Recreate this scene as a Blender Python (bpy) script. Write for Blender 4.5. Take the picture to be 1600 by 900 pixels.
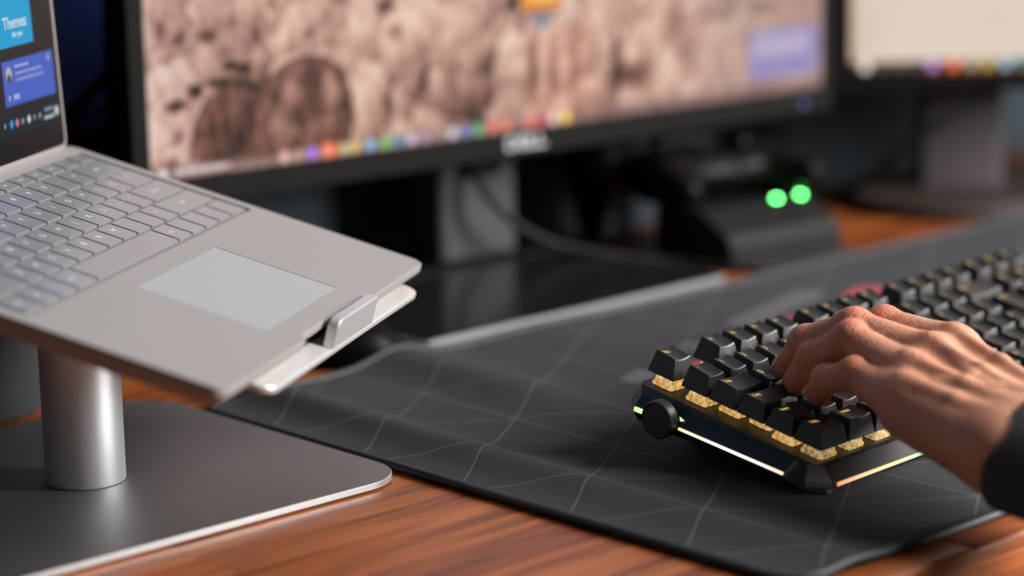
import bpy, bmesh, math, random
import numpy as np
from mathutils import Vector, Matrix

random.seed(7); RNG = np.random.default_rng(7)
for o in list(bpy.data.objects): bpy.data.objects.remove(o, do_unlink=True)
scene = bpy.context.scene
COL = scene.collection
V3 = lambda *a: np.array(a, float)

# ------------------------------------------------------------------ camera, light, exposure
cam_data = bpy.data.cameras.new('camera'); cam = bpy.data.objects.new('camera', cam_data); COL.objects.link(cam)
cam.matrix_world = Matrix(((0.734955, 0.159004, -0.659211, -0.8912),
                           (-0.677796, 0.142387, -0.721331, -0.7854),
                           (-0.020832, 0.976956, 0.212421, 0.4018), (0, 0, 0, 1)))
cam_data.sensor_width = 36; cam_data.lens = 94.5; cam_data.clip_start = 0.05; cam_data.clip_end = 30
cam_data.dof.use_dof = True; cam_data.dof.focus_distance = 1.425; cam_data.dof.aperture_fstop = 2.8
scene.camera = cam

world = bpy.data.worlds.new('world'); scene.world = world; world.use_nodes = True
bg = world.node_tree.nodes['Background']; bg.inputs[0].default_value = (0.50, 0.62, 0.80, 1); bg.inputs[1].default_value = 0.05

def area_light(name, loc, target, sx, sy, power, col, spread=180):
    d = bpy.data.lights.new(name, 'AREA'); d.shape = 'RECTANGLE'; d.size = sx; d.size_y = sy
    d.energy = power; d.color = col; d.spread = math.radians(spread)
    o = bpy.data.objects.new(name, d); COL.objects.link(o); o.location = loc
    o.rotation_euler = (Vector(target) - Vector(loc)).to_track_quat('-Z', 'Y').to_euler()
    return o
area_light('window_daylight', (1.62, -1.56, 1.20), (0.12, 0.22, 0.10), 0.70, 1.95, 214, (1.0, 0.975, 0.95))
area_light('added_blue_wall_light', (0.16, 0.668, 0.30), (0.02, 0.715, 0.28), 0.02, 0.16, 0.16, (0.22, 0.30, 1.0))  # unseen lamp added behind the monitor to tint the left wall navy
scene.view_settings.view_transform = 'Standard'; scene.view_settings.look = 'None'
scene.view_settings.gamma = 1; scene.view_settings.use_curve_mapping = False
scene.view_settings.exposure = 0.0

# ------------------------------------------------------------------ helpers
def srgb(r, g, b):
    f = lambda c: (c/255/12.92) if c/255 <= 0.04045 else ((c/255+0.055)/1.055)**2.4
    return (f(r), f(g), f(b))

def link(o, parent=None, label=None, cat=None, group=None, kind=None):
    COL.objects.link(o)
    if parent is not None: o.parent = parent
    if label: o['label'] = label
    if cat: o['category'] = cat
    if group: o['group'] = group
    if kind: o['kind'] = kind
    return o

def empty(name, loc=(0, 0, 0), label=None, cat=None, group=None, kind=None, matrix=None):
    o = bpy.data.objects.new(name, None); o.empty_display_size = 0.02
    link(o, None, label, cat, group, kind)
    if matrix is not None: o.matrix_world = matrix
    else: o.location = loc
    return o

def mesh_from(verts, faces, name='mesh', smooth=False):
    me = bpy.data.meshes.new(name)
    me.from_pydata([tuple(map(float, v)) for v in verts], [], [tuple(map(int, f)) for f in faces])
    if smooth: me.polygons.foreach_set('use_smooth', [True]*len(me.polygons))
    me.update(); return me

def big_mesh(verts, quads, name='mesh', smooth=True):
    me = bpy.data.meshes.new(name); n = len(verts); q = len(quads)
    me.vertices.add(n); me.vertices.foreach_set('co', np.asarray(verts, np.float32).ravel())
    me.loops.add(q*4); me.loops.foreach_set('vertex_index', np.asarray(quads, np.int32).ravel())
    me.polygons.add(q); me.polygons.foreach_set('loop_start', np.arange(0, q*4, 4, dtype=np.int32))
    me.polygons.foreach_set('use_smooth', np.full(q, smooth))
    me.update(calc_edges=True); me.validate(); return me

def obj(name, me, mat=None, parent=None, loc=None, rot=None, **kw):
    o = bpy.data.objects.new(name, me)
    if mat is not None and len(me.materials) == 0: me.materials.append(mat)
    link(o, parent, **kw)
    if loc is not None: o.location = loc
    if rot is not None: o.rotation_euler = rot
    return o

def smooth_by_angle(me, ang=35):
    bm = bmesh.new(); bm.from_mesh(me)
    for f in bm.faces: f.smooth = True
    for e in bm.edges:
        if len(e.link_faces) == 2:
            e.smooth = e.link_faces[0].normal.angle(e.link_faces[1].normal, 0) < math.radians(ang)
        else: e.smooth = False
    bm.to_mesh(me); bm.free(); return me

def rrect(x0, x1, y0, y1, r, n=6):
    pts = []
    for cx, cy, a0 in ((x1-r, y0+r, -90), (x1-r, y1-r, 0), (x0+r, y1-r, 90), (x0+r, y0+r, 180)):
        for k in range(n+1):
            a = math.radians(a0+90*k/n); pts.append((cx+r*math.cos(a), cy+r*math.sin(a)))
    return pts

def offset_poly(pts, d):
    P = np.array(pts); n = len(P); out = []
    for i in range(n):
        a = P[i]-P[i-1]; b = P[(i+1) % n]-P[i]
        if np.linalg.norm(a) < 1e-9: a = b
        if np.linalg.norm(b) < 1e-9: b = a
        na = V3(a[1], -a[0])/np.linalg.norm(a); nb = V3(b[1], -b[0])/np.linalg.norm(b)
        m = na+nb; m /= max(np.linalg.norm(m), 1e-6); c = max(0.4, m@na)
        out.append(P[i]+m*d/c)
    return np.array(out)

def loft(rings, cap0=True, cap1=True, close=True):
    """rings: list of (n,3) arrays, same n"""
    n = len(rings[0]); verts = [tuple(v) for r in rings for v in r]; faces = []
    for k in range(len(rings)-1):
        for i in range(n if close else n-1):
            j = (i+1) % n
            faces.append((k*n+i, k*n+j, (k+1)*n+j, (k+1)*n+i))
    if cap0: faces.append(tuple(reversed(range(n))))
    if cap1: faces.append(tuple((len(rings)-1)*n+i for i in range(n)))
    return verts, faces

def slab(pts, z0, z1, b=0.0005, name='slab', nb=2, ang=20):
    """extruded outline (counter clockwise) with rounded top and bottom edges"""
    rings = []
    for k in range(nb+1):
        a = math.pi/2*k/nb
        rings.append((offset_poly(pts, -b*(1-math.sin(a))), z0+b*(1-math.cos(a))))
    for k in range(nb+1):
        a = math.pi/2*k/nb
        rings.append((offset_poly(pts, -b*(1-math.cos(a))), z1-b*(1-math.sin(a))))
    R = [np.c_[p, np.full(len(p), z)] for p, z in rings]
    return smooth_by_angle(mesh_from(*loft(R), name=name), ang)

def box(x0, x1, y0, y1, z0, z1, b=0.0, name='box'):
    b = b or min(x1-x0, y1-y0, z1-z0)*0.04
    return slab([(x0, y0), (x1, y0), (x1, y1), (x0, y1)], z0, z1, b, name, nb=1, ang=20)

def lathe(profile, n=48, name='lathe', ang=35):
    rings = []
    for r, z in profile:
        a = np.linspace(0, 2*np.pi, n, endpoint=False)
        rings.append(np.c_[r*np.cos(a), r*np.sin(a), np.full(n, z)])
    return smooth_by_angle(mesh_from(*loft(rings), name=name), ang)

def spline(P, n=12):
    P = [np.array(p, float) for p in P]; P = [2*P[0]-P[1]]+P+[2*P[-1]-P[-2]]; out = []
    for i in range(1, len(P)-2):
        a, b, c, d = P[i-1:i+3]
        for k in range(n):
            t = k/n
            out.append(0.5*(2*b+(c-a)*t+(2*a-5*b+4*c-d)*t*t+(3*b-a-3*c+d)*t**3))
    out.append(P[-2]); return np.array(out)

def tube(path, r, n=10, closed=False, name='tube', cap=True):
    path = np.array(path); m = len(path); up = V3(0, 0, 1); rings = []
    rr = np.full(m, r) if np.isscalar(r) else np.array(r)
    for i in range(m):
        t = path[(i+1) % m if closed else min(i+1, m-1)]-path[i-1 if (closed or i) else 0]
        t /= max(np.linalg.norm(t), 1e-9)
        s = np.cross(t, up)
        if np.linalg.norm(s) < 1e-3: s = np.cross(t, V3(0, 1, 0))
        s /= np.linalg.norm(s); w = np.cross(s, t)
        a = np.linspace(0, 2*np.pi, n, endpoint=False)
        rings.append(path[i]+rr[i]*(np.outer(np.cos(a), s)+np.outer(np.sin(a), w)))
    if closed: rings.append(rings[0])
    v, f = loft(rings, cap and not closed, cap and not closed)
    return mesh_from(v, f, name, smooth=True)

def text_mesh(s, size, extrude=0.0, align='CENTER', offset=0.0):
    c = bpy.data.curves.new('txt', 'FONT'); c.body = s; c.size = size; c.extrude = extrude
    c.align_x = align; c.align_y = 'CENTER'; c.resolution_u = 3; c.offset = offset
    o = bpy.data.objects.new('txt', c); me = bpy.data.meshes.new_from_object(o)
    bpy.data.objects.remove(o); bpy.data.curves.remove(c); return me

# --- signed distance modelling
def surface_nets(F, org, h):
    nx, ny, nz = F.shape; ins = F < 0
    c = np.zeros((nx-1, ny-1, nz-1, 3), np.float32); cnt = np.zeros((nx-1, ny-1, nz-1), np.float32)
    S = lambda A, dx, dy, dz: A[dx:nx-1+dx, dy:ny-1+dy, dz:nz-1+dz]
    corners = [(i, j, k) for i in (0, 1) for j in (0, 1) for k in (0, 1)]
    for a in corners:
        for ax in range(3):
            if a[ax]: continue
            b = list(a); b[ax] = 1
            fa, fb = S(F, *a), S(F, *b); m = S(ins, *a) != S(ins, *b)
            t = np.where(m, fa/np.where(m, fa-fb, 1), 0)
            for q in range(3): c[..., q] += np.where(m, (t if q == ax else a[q]), 0)
            cnt += m
    act = cnt > 0; idx = -np.ones(act.shape, np.int64); idx[act] = np.arange(act.sum())
    ijk = np.argwhere(act); verts = (ijk + c[act]/cnt[act][:, None])*h + np.array(org)
    quads = []
    for ax in range(3):
        sl0 = [slice(1, -1)]*3; sl1 = [slice(1, -1)]*3
        sl0[ax] = slice(0, -1); sl1[ax] = slice(1, None)
        a, b = ins[tuple(sl0)], ins[tuple(sl1)]
        o1, o2 = [(1, 2), (2, 0), (0, 1)][ax]
        for flip, m in ((False, a & ~b), (True, ~a & b)):
            p = np.argwhere(m)
            for q in range(3):
                if q != ax: p[:, q] += 1
            if len(p) == 0: continue
            d1 = np.zeros(3, int); d1[o1] = 1; d2 = np.zeros(3, int); d2[o2] = 1
            g = lambda w: idx[w[:, 0], w[:, 1], w[:, 2]]
            Q = np.c_[g(p-d1-d2), g(p-d2), g(p), g(p-d1)]
            quads.append(Q[:, ::-1] if flip else Q)
    quads = np.concatenate(quads); quads = quads[(quads >= 0).all(1)]
    return verts, quads

def smin(a, b, k):
    h = np.clip(0.5+0.5*(b-a)/k, 0, 1); return b*(1-h)+a*h-k*h*(1-h)

class Field:
    def __init__(s, lo, hi, h):
        s.lo = np.array(lo, float); s.h = h
        n = np.ceil((np.array(hi)-s.lo)/h).astype(int)+1
        ax = [s.lo[i]+h*np.arange(n[i]) for i in range(3)]
        s.X, s.Y, s.Z = [g.astype(np.float32) for g in np.meshgrid(*ax, indexing='ij')]
    def cone(s, a, b, ra, rb):
        a, b = np.array(a, float), np.array(b, float); d = b-a; L2 = d@d
        px, py, pz = s.X-a[0], s.Y-a[1], s.Z-a[2]
        t = np.clip((px*d[0]+py*d[1]+pz*d[2])/L2, 0, 1).astype(np.float32)
        return np.sqrt((px-t*d[0])**2+(py-t*d[1])**2+(pz-t*d[2])**2)-(ra+(rb-ra)*t)
    def ell(s, c, axes, R=None):
        p = np.stack([s.X-c[0], s.Y-c[1], s.Z-c[2]], -1)
        if R is not None: p = p@np.array(R, np.float32)
        q = np.sqrt(sum((p[..., i]/axes[i])**2 for i in range(3)))
        return (q-1)*min(axes)
    def mesh(s, F, scale=1.0, name='sdf'):
        v, q = surface_nets(F.astype(np.float32), s.lo, s.h); return big_mesh(v*scale, q, name)

# ------------------------------------------------------------------ materials
class NT:
    def __init__(s, name):
        s.m = bpy.data.materials.new(name); s.m.use_nodes = True; s.t = s.m.node_tree; s.n = s.t.nodes
        s.p = s.n['Principled BSDF']
    def new(s, typ, **kw):
        n = s.n.new(typ)
        for k, v in kw.items():
            if k[0] == '_': n.inputs[k[1:].replace('_', ' ')].default_value = v
            else: setattr(n, k, v)
        return n
    def l(s, a, b): s.t.links.new(a, b)
    def coord(s, kind='Object', scale=(1, 1, 1), rot=(0, 0, 0), loc=(0, 0, 0)):
        c = s.new('ShaderNodeTexCoord'); m = s.new('ShaderNodeMapping')
        m.inputs['Scale'].default_value = scale; m.inputs['Rotation'].default_value = rot; m.inputs['Location'].default_value = loc
        s.l(c.outputs[kind], m.inputs[0]); return m.outputs[0]
    def noise(s, vec, scale, detail=3, rough=0.5):
        n = s.new('ShaderNodeTexNoise'); n.inputs['Scale'].default_value = scale; n.inputs['Detail'].default_value = detail
        n.inputs['Roughness'].default_value = rough; s.l(vec, n.inputs['Vector']); return n.outputs['Fac']
    def ramp(s, fac, stops, interp='LINEAR'):
        r = s.new('ShaderNodeValToRGB'); r.color_ramp.interpolation = interp; e = r.color_ramp.elements
        while len(e) < len(stops): e.new(0.5)
        for k, (p, c) in enumerate(stops): e[k].position = p; e[k].color = (*c, 1)
        s.l(fac, r.inputs[0]); return r.outputs[0]
    def math(s, op, a, b=None, c=None):
        n = s.new('ShaderNodeMath', operation=op)
        for i, x in enumerate((a, b, c)):
            if x is None: continue
            if isinstance(x, (int, float)): n.inputs[i].default_value = x
            else: s.l(x, n.inputs[i])
        return n.outputs[0]
    def mix(s, fac, a, b):
        n = s.new('ShaderNodeMix', data_type='RGBA')
        for i, x in ((0, fac), (6, a), (7, b)):
            if isinstance(x, tuple): n.inputs[i].default_value = (*x, 1)
            elif isinstance(x, (int, float)): n.inputs[i].default_value = x
            else: s.l(x, n.inputs[i])
        return n.outputs[2]
    def bump(s, h, strength, dist):
        b = s.new('ShaderNodeBump'); b.inputs['Strength'].default_value = strength; b.inputs['Distance'].default_value = dist
        s.l(h, b.inputs['Height']); s.l(b.outputs[0], s.p.inputs['Normal'])
    def set(s, **kw):
        for k, v in kw.items():
            i = s.p.inputs[k.replace('_', ' ')]
            if hasattr(v, 'is_linked'): s.l(v, i)
            else: i.default_value = (*v, 1) if isinstance(v, tuple) and len(v) == 3 and i.type == 'RGBA' else v
        return s

def plain(name, col, rough=0.5, metal=0.0, grain=0.0, gscale=900, gdist=0.0002, **kw):
    t = NT(name); t.set(Roughness=rough, Metallic=metal, **kw)
    n = t.noise(t.coord(), gscale, 3)
    v = 0.10+grain
    t.set(Base_Color=t.mix(n, tuple(c*(1-v) for c in col), tuple(c*(1+v) for c in col)))
    if grain: t.bump(n, 0.35, gdist)
    return t.m

def emis(name, col, strength, base=(0.02, 0.02, 0.02)):
    t = NT(name); t.set(Base_Color=base, Roughness=0.4, Emission_Color=col, Emission_Strength=strength); return t.m

def wood():
    t = NT('walnut'); info = t.new('ShaderNodeObjectInfo')
    c = t.new('ShaderNodeTexCoord'); off = t.new('ShaderNodeVectorMath', operation='MULTIPLY_ADD')
    comb = t.new('ShaderNodeCombineXYZ')
    for i in range(3): t.l(info.outputs['Random'], comb.inputs[i])
    t.l(comb.outputs[0], off.inputs[0]); off.inputs[1].default_value = (37, 11, 5); t.l(c.outputs['Object'], off.inputs[2])
    mp = t.new('ShaderNodeMapping'); mp.inputs['Scale'].default_value = (4.0, 60, 60); t.l(off.outputs[0], mp.inputs[0])
    n1 = t.noise(mp.outputs[0], 1.3, 6, 0.62)
    mp2 = t.new('ShaderNodeMapping'); mp2.inputs['Scale'].default_value = (14, 420, 420); t.l(off.outputs[0], mp2.inputs[0])
    n2 = t.noise(mp2.outputs[0], 1.0, 4, 0.6)
    col = t.ramp(n1, [(0.30, srgb(86, 42, 24)), (0.43, srgb(138, 76, 44)), (0.54, srgb(166, 97, 58)), (0.72, srgb(186, 118, 76))])
    fine = t.ramp(n2, [(0.33, (0.50, 0.48, 0.46)), (0.58, (1, 1, 1))])
    mul = t.new('ShaderNodeMix', data_type='RGBA', blend_type='MULTIPLY'); mul.inputs[0].default_value = 1
    t.l(col, mul.inputs[6]); t.l(fine, mul.inputs[7])
    hsv = t.new('ShaderNodeHueSaturation'); hsv.inputs['Saturation'].default_value = 1.06
    v = t.math('MULTIPLY_ADD', info.outputs['Random'], 0.20, 0.82); t.l(v, hsv.inputs['Value']); t.l(mul.outputs[2], hsv.inputs['Color'])
    t.set(Base_Color=hsv.outputs[0], Roughness=t.math('MULTIPLY_ADD', n2, 0.2, 0.28), Specular_IOR_Level=0.45)
    t.bump(n2, 0.2, 0.0004); return t.m

def mat_cloth():
    t = NT('mat_cloth'); c = t.new('ShaderNodeTexCoord'); sep = t.new('ShaderNodeSeparateXYZ'); t.l(c.outputs['Object'], sep.inputs[0])
    x, y = sep.outputs[0], sep.outputs[1]; dx, dy = 0.0585, 0.081
    u = t.math('DIVIDE', t.math('SUBTRACT', x, 0.049), dx); w = t.math('DIVIDE', t.math('SUBTRACT', y, 0.0235), dy)
    def fam(e, width):
        f = t.math('ABSOLUTE', t.math('SUBTRACT', t.math('FRACT', t.math('ADD', e, 100.5)), 0.5))
        return t.math('LESS_THAN', f, width)
    a = fam(u, 0.0065)
    b = fam(t.math('MULTIPLY_ADD', u, 0.5, w), 0.0055); d = fam(t.math('MULTIPLY_ADD', u, -0.5, w), 0.0055)
    line = t.math('MAXIMUM', a, t.math('MAXIMUM', b, d))
    v = t.coord()
    n = t.noise(v, 2600, 2); big = t.noise(v, 14, 3)
    base = t.mix(n, (0.0145, 0.0148, 0.0168), (0.034, 0.0346, 0.0385))
    base = t.mix(t.math('MULTIPLY', big, 0.5), base, (0.031, 0.031, 0.034))
    t.set(Base_Color=t.mix(t.math('MULTIPLY', line, 0.75), base, (0.14, 0.14, 0.155)), Roughness=0.78, Specular_IOR_Level=0.22,
          Sheen_Weight=0.05, Sheen_Roughness=0.45, Sheen_Tint=(0.7, 0.75, 0.85))
    t.bump(n, 0.5, 0.0003); return t.m

def skin():
    t = NT('skin'); v = t.coord()
    n = t.noise(v, 45, 4); f = t.noise(v, 900, 3); r = t.new('ShaderNodeAttribute', attribute_name='red')
    col = t.mix(n, srgb(198, 136, 106), srgb(226, 172, 144))
    col = t.mix(t.math('MULTIPLY', r.outputs['Fac'], 0.55), col, srgb(196, 104, 84))
    vor = t.new('ShaderNodeTexVoronoi', feature='DISTANCE_TO_EDGE'); vor.inputs['Scale'].default_value = 620
    st = t.coord(scale=(1.0, 0.55, 1.0)); t.l(st, vor.inputs['Vector'])
    cr = t.new('ShaderNodeAttribute', attribute_name='crease')
    h = t.math('ADD', t.math('MULTIPLY', f, 0.5), t.math('MULTIPLY', t.math('MINIMUM', vor.outputs['Distance'], 0.25), 1.6))
    h = t.math('ADD', h, t.math('MULTIPLY', cr.outputs['Fac'], 0.55))
    col = t.mix(t.math('MULTIPLY', t.ramp(t.noise(v, 260, 5, 0.7), [(0.42, (0, 0, 0)), (0.62, (1, 1, 1))]), 0.35), col, srgb(176, 104, 80))
    h = t.math('ADD', h, t.math('MULTIPLY', t.noise(v, 330, 4, 0.7), 1.6))
    t.set(Base_Color=col, Roughness=0.46, Specular_IOR_Level=0.42, Subsurface_Weight=0.08, Subsurface_Radius=(1.0, 0.35, 0.2), Subsurface_Scale=0.004)
    t.bump(h, 0.5, 0.0006); return t.m

def attr_screen(name, strength=1.0):
    t = NT(name); a = t.new('ShaderNodeAttribute', attribute_name='picture')
    t.set(Base_Color=(0.003, 0.003, 0.0035), Roughness=0.35, Specular_IOR_Level=0.12, Emission_Color=a.outputs['Color'], Emission_Strength=strength); return t.m

def led_grad(name, axis, lo, hi, stops, strength):
    t = NT(name); c = t.new('ShaderNodeTexCoord'); s = t.new('ShaderNodeSeparateXYZ'); t.l(c.outputs['Object'], s.inputs[0])
    mr = t.new('ShaderNodeMapRange'); mr.inputs[1].default_value = lo; mr.inputs[2].default_value = hi; t.l(s.outputs[axis], mr.inputs[0])
    col = t.ramp(mr.outputs[0], stops)
    t.set(Base_Color=(0.3, 0.3, 0.3), Roughness=0.4, Emission_Color=col, Emission_Strength=strength); return t.m

def switch_clear():
    t = NT('amber_clear_plastic'); v = t.coord(); n = t.noise(v, 420, 4, 0.7)
    col = t.ramp(n, [(0.36, srgb(96, 56, 26)), (0.5, srgb(196, 156, 84)), (0.62, srgb(255, 246, 190))])
    t.set(Base_Color=srgb(235, 205, 140), Roughness=0.22, Transmission_Weight=0.35, IOR=1.45, Emission_Color=col, Emission_Strength=0.5); return t.m

M = dict(
    wood=wood(), cloth=mat_cloth(), skin=skin(),
    binding=plain('binding_thread', (0.026, 0.031, 0.036), 0.55, grain=0.4, gscale=1500),
    alu=plain('bead_blasted_aluminium', (0.72, 0.72, 0.73), 0.48, 0.85, grain=0.06, gscale=3000, gdist=0.00005),
    plate=plain('grey_anodised_plate', (0.33, 0.335, 0.345), 0.46, 1.0, grain=0.10, gscale=2500, gdist=0.00006),
    polished=plain('polished_edge', (0.72, 0.71, 0.70), 0.32, 0.55),
    platinum=plain('platinum_deck', (0.285, 0.270, 0.262), 0.55, 0.15, grain=0.06, gscale=1100, gdist=0.00012),
    lapkey=plain('grey_key', (0.215, 0.222, 0.232), 0.23, 0.1, Specular_IOR_Level=0.75),
    lapwell=plain('key_well', (0.19, 0.186, 0.182), 0.6),
    pad=plain('trackpad_glass', (0.285, 0.298, 0.305), 0.40, 0.0),
    groove=plain('dark_gap', (0.03, 0.03, 0.03), 0.7),
    laplegend=plain('white_print', (0.75, 0.77, 0.8), 0.5),
    lidedge=plain('lid_edge', (0.62, 0.60, 0.60), 0.35, 0.8),
    blackglass=plain('black_glass', (0.006, 0.006, 0.007), 0.2, Specular_IOR_Level=0.2),
    keycap=plain('black_keycap', (0.0105, 0.0095, 0.009), 0.46, grain=0.05, gscale=4000, gdist=0.00004, Specular_IOR_Level=0.8),
    case=plain('black_case', (0.014, 0.014, 0.014), 0.42, 0.3),
    caseside=plain('blue_black_side', (0.030, 0.042, 0.058), 0.38, 0.2),
    corner=plain('charcoal_corner', (0.17, 0.17, 0.18), 0.5),
    knob=plain('charcoal_knob', (0.028, 0.029, 0.030), 0.45),
    legend=emis('lit_legend', srgb(255, 212, 105), 0.9),
    switch=switch_clear(),
    ledside=led_grad('led_side', 1, 0.004, 0.092, [(0.0, srgb(255, 190, 130)), (0.2, srgb(255, 236, 205)), (0.55, srgb(240, 255, 230)), (1, srgb(250, 215, 130))], 1.5),
    ledfront=led_grad('led_front', 0, 0.0, 0.075, [(0.0, srgb(255, 150, 95)), (0.3, srgb(255, 205, 130)), (0.75, srgb(235, 225, 120)), (1, srgb(120, 200, 110))], 1.0),
    ledgreen=emis('led_pale_green', srgb(215, 255, 170), 1.1),
    bezel=plain('black_bezel', (0.0048, 0.0048, 0.0044), 0.6, Specular_IOR_Level=0.08),
    bezel2=plain('soft_black', (0.003, 0.003, 0.003), 0.65, Specular_IOR_Level=0.1),
    standgrey=plain('monitor_stand_grey', (0.045, 0.046, 0.049), 0.6, 0.0, Specular_IOR_Level=0.2),
    logo=plain('silver_logo', (0.36, 0.37, 0.38), 0.45, 0.0),
    ledblue=emis('power_led', srgb(150, 150, 255), 1.6),
    ledgr=emis('dock_led', srgb(105, 255, 125), 24.0),
    ledgr2=emis('dim_green_led', srgb(30, 190, 110), 1.0),
    glintpurple=emis('purple_glint_glow', srgb(200, 60, 255), 3.5),  # emission painted as glints of a purple light
    cable=plain('black_cable', (0.004, 0.004, 0.004), 0.65, Specular_IOR_Level=0.1),
    greycable=plain('dark_grey_cable', (0.012, 0.012, 0.012), 0.65, Specular_IOR_Level=0.2),
    blackplastic=plain('black_plastic', (0.0025, 0.0025, 0.0025), 0.4, Specular_IOR_Level=0.08),
    dock=plain('dock_plastic', (0.008, 0.0077, 0.008), 0.55, Specular_IOR_Level=0.18),
    canister=plain('dark_grey_paint', (0.026, 0.029, 0.031), 0.7, Specular_IOR_Level=0.3),
    gloss=plain('gloss_black_top', (0.012, 0.0122, 0.013), 0.16),
    silver=plain('silver_edge', (0.17, 0.175, 0.175), 0.5, 0.2),
    brown=plain('dark_brown_base', (0.028, 0.016, 0.013), 0.5),
    mauve=plain('mauve_grey_column', (0.052, 0.041, 0.051), 0.6),
    greyprint=plain('grey_print', (0.085, 0.085, 0.10), 0.8),
    redprint=plain('red_print', (0.42, 0.045, 0.08), 0.8),
    wall=plain('dark_teal_wall', (0.011, 0.020, 0.028), 0.85, grain=0.05, gscale=300),
    paint=plain('warm_grey_paint', (0.115, 0.100, 0.092), 0.9),
    floor=plain('dark_floor', (0.05, 0.045, 0.04), 0.6),
    knit=None, nail=plain('nail', srgb(226, 176, 160), 0.28),
)
def knit():
    t = NT('charcoal_knit'); n = t.noise(t.coord(), 800, 3); k = t.noise(t.coord(), 60, 3)
    t.set(Base_Color=t.mix(n, (0.018, 0.0175, 0.020), (0.088, 0.083, 0.094)), Roughness=0.9, Sheen_Weight=0.12, Sheen_Roughness=0.5)
    t.bump(n, 0.9, 0.0014); return t.m
M['knit'] = knit()

# ================================================================== SETTING
obj('wall_back', box(-2.2, 2.4, 0.715, 0.815, -0.74, 2.0), M['wall'], kind='structure', label='dark teal painted wall behind the monitors')
obj('floor', box(-2.2, 2.4, -2.6, 0.715, -0.80, -0.74), M['floor'], kind='structure', label='dark floor under the desk')

for nm, bx in (('wall_left', (-2.3, -2.2, -2.7, 0.815, -0.74, 2.0)), ('wall_front', (-2.2, 2.5, -2.7, -2.6, -0.74, 2.0)), ('wall_right', (2.4, 2.5, -2.6, 0.715, -0.74, 2.0)), ('ceiling', (-2.3, 2.5, -2.7, 0.815, 2.0, 2.1))):
    obj(nm, box(*bx), M['paint'], kind='structure', label='warm grey painted ' + ('ceiling' if nm == 'ceiling' else 'room ' + nm.split('_')[0] + ' on the ' + {'left': 'left side', 'front': 'side of the viewer', 'right': 'right side'}[nm.split('_')[1]]))
desk = empty('desk', (0, 0, -0.74), 'walnut butcher block desk top carrying everything in the picture', 'desk')
y = -0.0215; row = 0; first = True
while y < 0.64:
    w = 0.0462; x = -1.0 - random.random()*0.35
    while x < 1.55:
        L = random.choice((0.28, 0.36, 0.46, 0.58)); x0 = max(x, -1.0); x1 = min(x+L, 1.55)
        if x1-x0 > 0.03:
            b = 0.0028 if first else 0.00012
            me = slab([(x0, y), (x1, y), (x1, y+w), (x0, y+w)], 0.712, 0.74, b, 'plank', nb=3 if first else 1, ang=20)
            obj('plank', me, M['wood'], desk)
        x += L
    y += w; row += 1; first = False
for lx in (-0.93, 1.48):
    for ly in (0.04, 0.64): obj('leg', box(lx-0.03, lx+0.03, ly-0.03, ly+0.03, 0, 0.712, 0.003), M['bezel'], desk)

# ================================================================== DESK MAT
def mat_z(x, y):
    t = np.clip((y-0.03)/0.40, 0, 1)
    A = 0.0020+0.0075*t
    z = 0.0036 + A*np.exp(-((x-0.040)/0.017)**2)
    s = np.clip((y-0.25)/0.12, 0, 1); s = s*s*(3-2*s)
    z = z + s*(0.0085*np.exp(-((x-0.150-0.05*(y-0.4))/0.026)**2)+0.002*np.exp(-((x-0.27)/0.05)**2))
    rear = np.clip((0.464-y)/0.03, 0, 1)
    return z
MW, MD, MR = 0.93, 0.464, 0.020
mat = empty('desk_mat', (0, 0, 0), 'large black cloth desk mat with a pale triangle line print and stitched edge', 'desk mat')
gx = np.r_[np.linspace(0, 0.3, 91), np.linspace(0.3, MW, 60)[1:]]; gy = np.linspace(0, MD, 100)
GX, GY = np.meshgrid(gx, gy, indexing='ij')
def round_corner(X, Y):
    X, Y = X.copy(), Y.copy()
    for sx, sy in ((0, 0), (1, 0), (0, 1), (1, 1)):
        cx = MR if sx == 0 else MW-MR; cy = MR if sy == 0 else MD-MR
        dx = (X-cx)*(-1 if sx == 0 else 1); dy = (Y-cy)*(-1 if sy == 0 else 1)
        m = (dx > 0) & (dy > 0); l = np.hypot(dx, dy); s = np.where(m, np.maximum(dx, dy)/np.maximum(l, 1e-9), 1)
        X = np.where(m, cx+(X-cx)*s, X); Y = np.where(m, cy+(Y-cy)*s, Y)
    return X, Y
RX, RY = round_corner(GX, GY); RZ = mat_z(RX, RY)
na, nb_ = RX.shape; vid = np.arange(na*nb_).reshape(na, nb_)
q = np.stack([vid[:-1, :-1], vid[1:, :-1], vid[1:, 1:], vid[:-1, 1:]], -1).reshape(-1, 4)
top = np.stack([RX, RY, RZ], -1).reshape(-1, 3); botv = top-np.array([0, 0, 0.003])
verts = np.r_[top, botv]; N = len(top)
rim = np.r_[vid[:, 0], vid[-1, 1:], vid[-2::-1, -1], vid[0, -2:0:-1]]
side = np.stack([rim, np.r_[rim[1:], rim[:1]], np.r_[rim[1:], rim[:1]]+N, rim+N], -1)[:, ::-1]
obj('cloth', big_mesh(verts, np.r_[q, (q+N)[:, ::-1], side], 'mat_cloth'), M['cloth'], mat)
edge = offset_poly(rrect(0, MW, 0, MD, MR, 8), 0.0002); path = []
for i in range(len(edge)):
    a, b = edge[i], edge[(i+1) % len(edge)]; n = max(1, int(np.linalg.norm(b-a)/0.0011))
    for k in range(n): path.append(a+(b-a)*k/n)
path = np.array(path); zz = mat_z(np.clip(path[:, 0], 0, MW), np.clip(path[:, 1], 0, MD))-0.0008
P3 = np.c_[path, zz]; rr = 0.0026*(1+0.10*np.where(np.arange(len(P3)) % 2, 1, -1))
obj('stitched_edge', tube(P3, rr, 8, True, 'stitched_edge'), M['binding'], mat)
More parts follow.
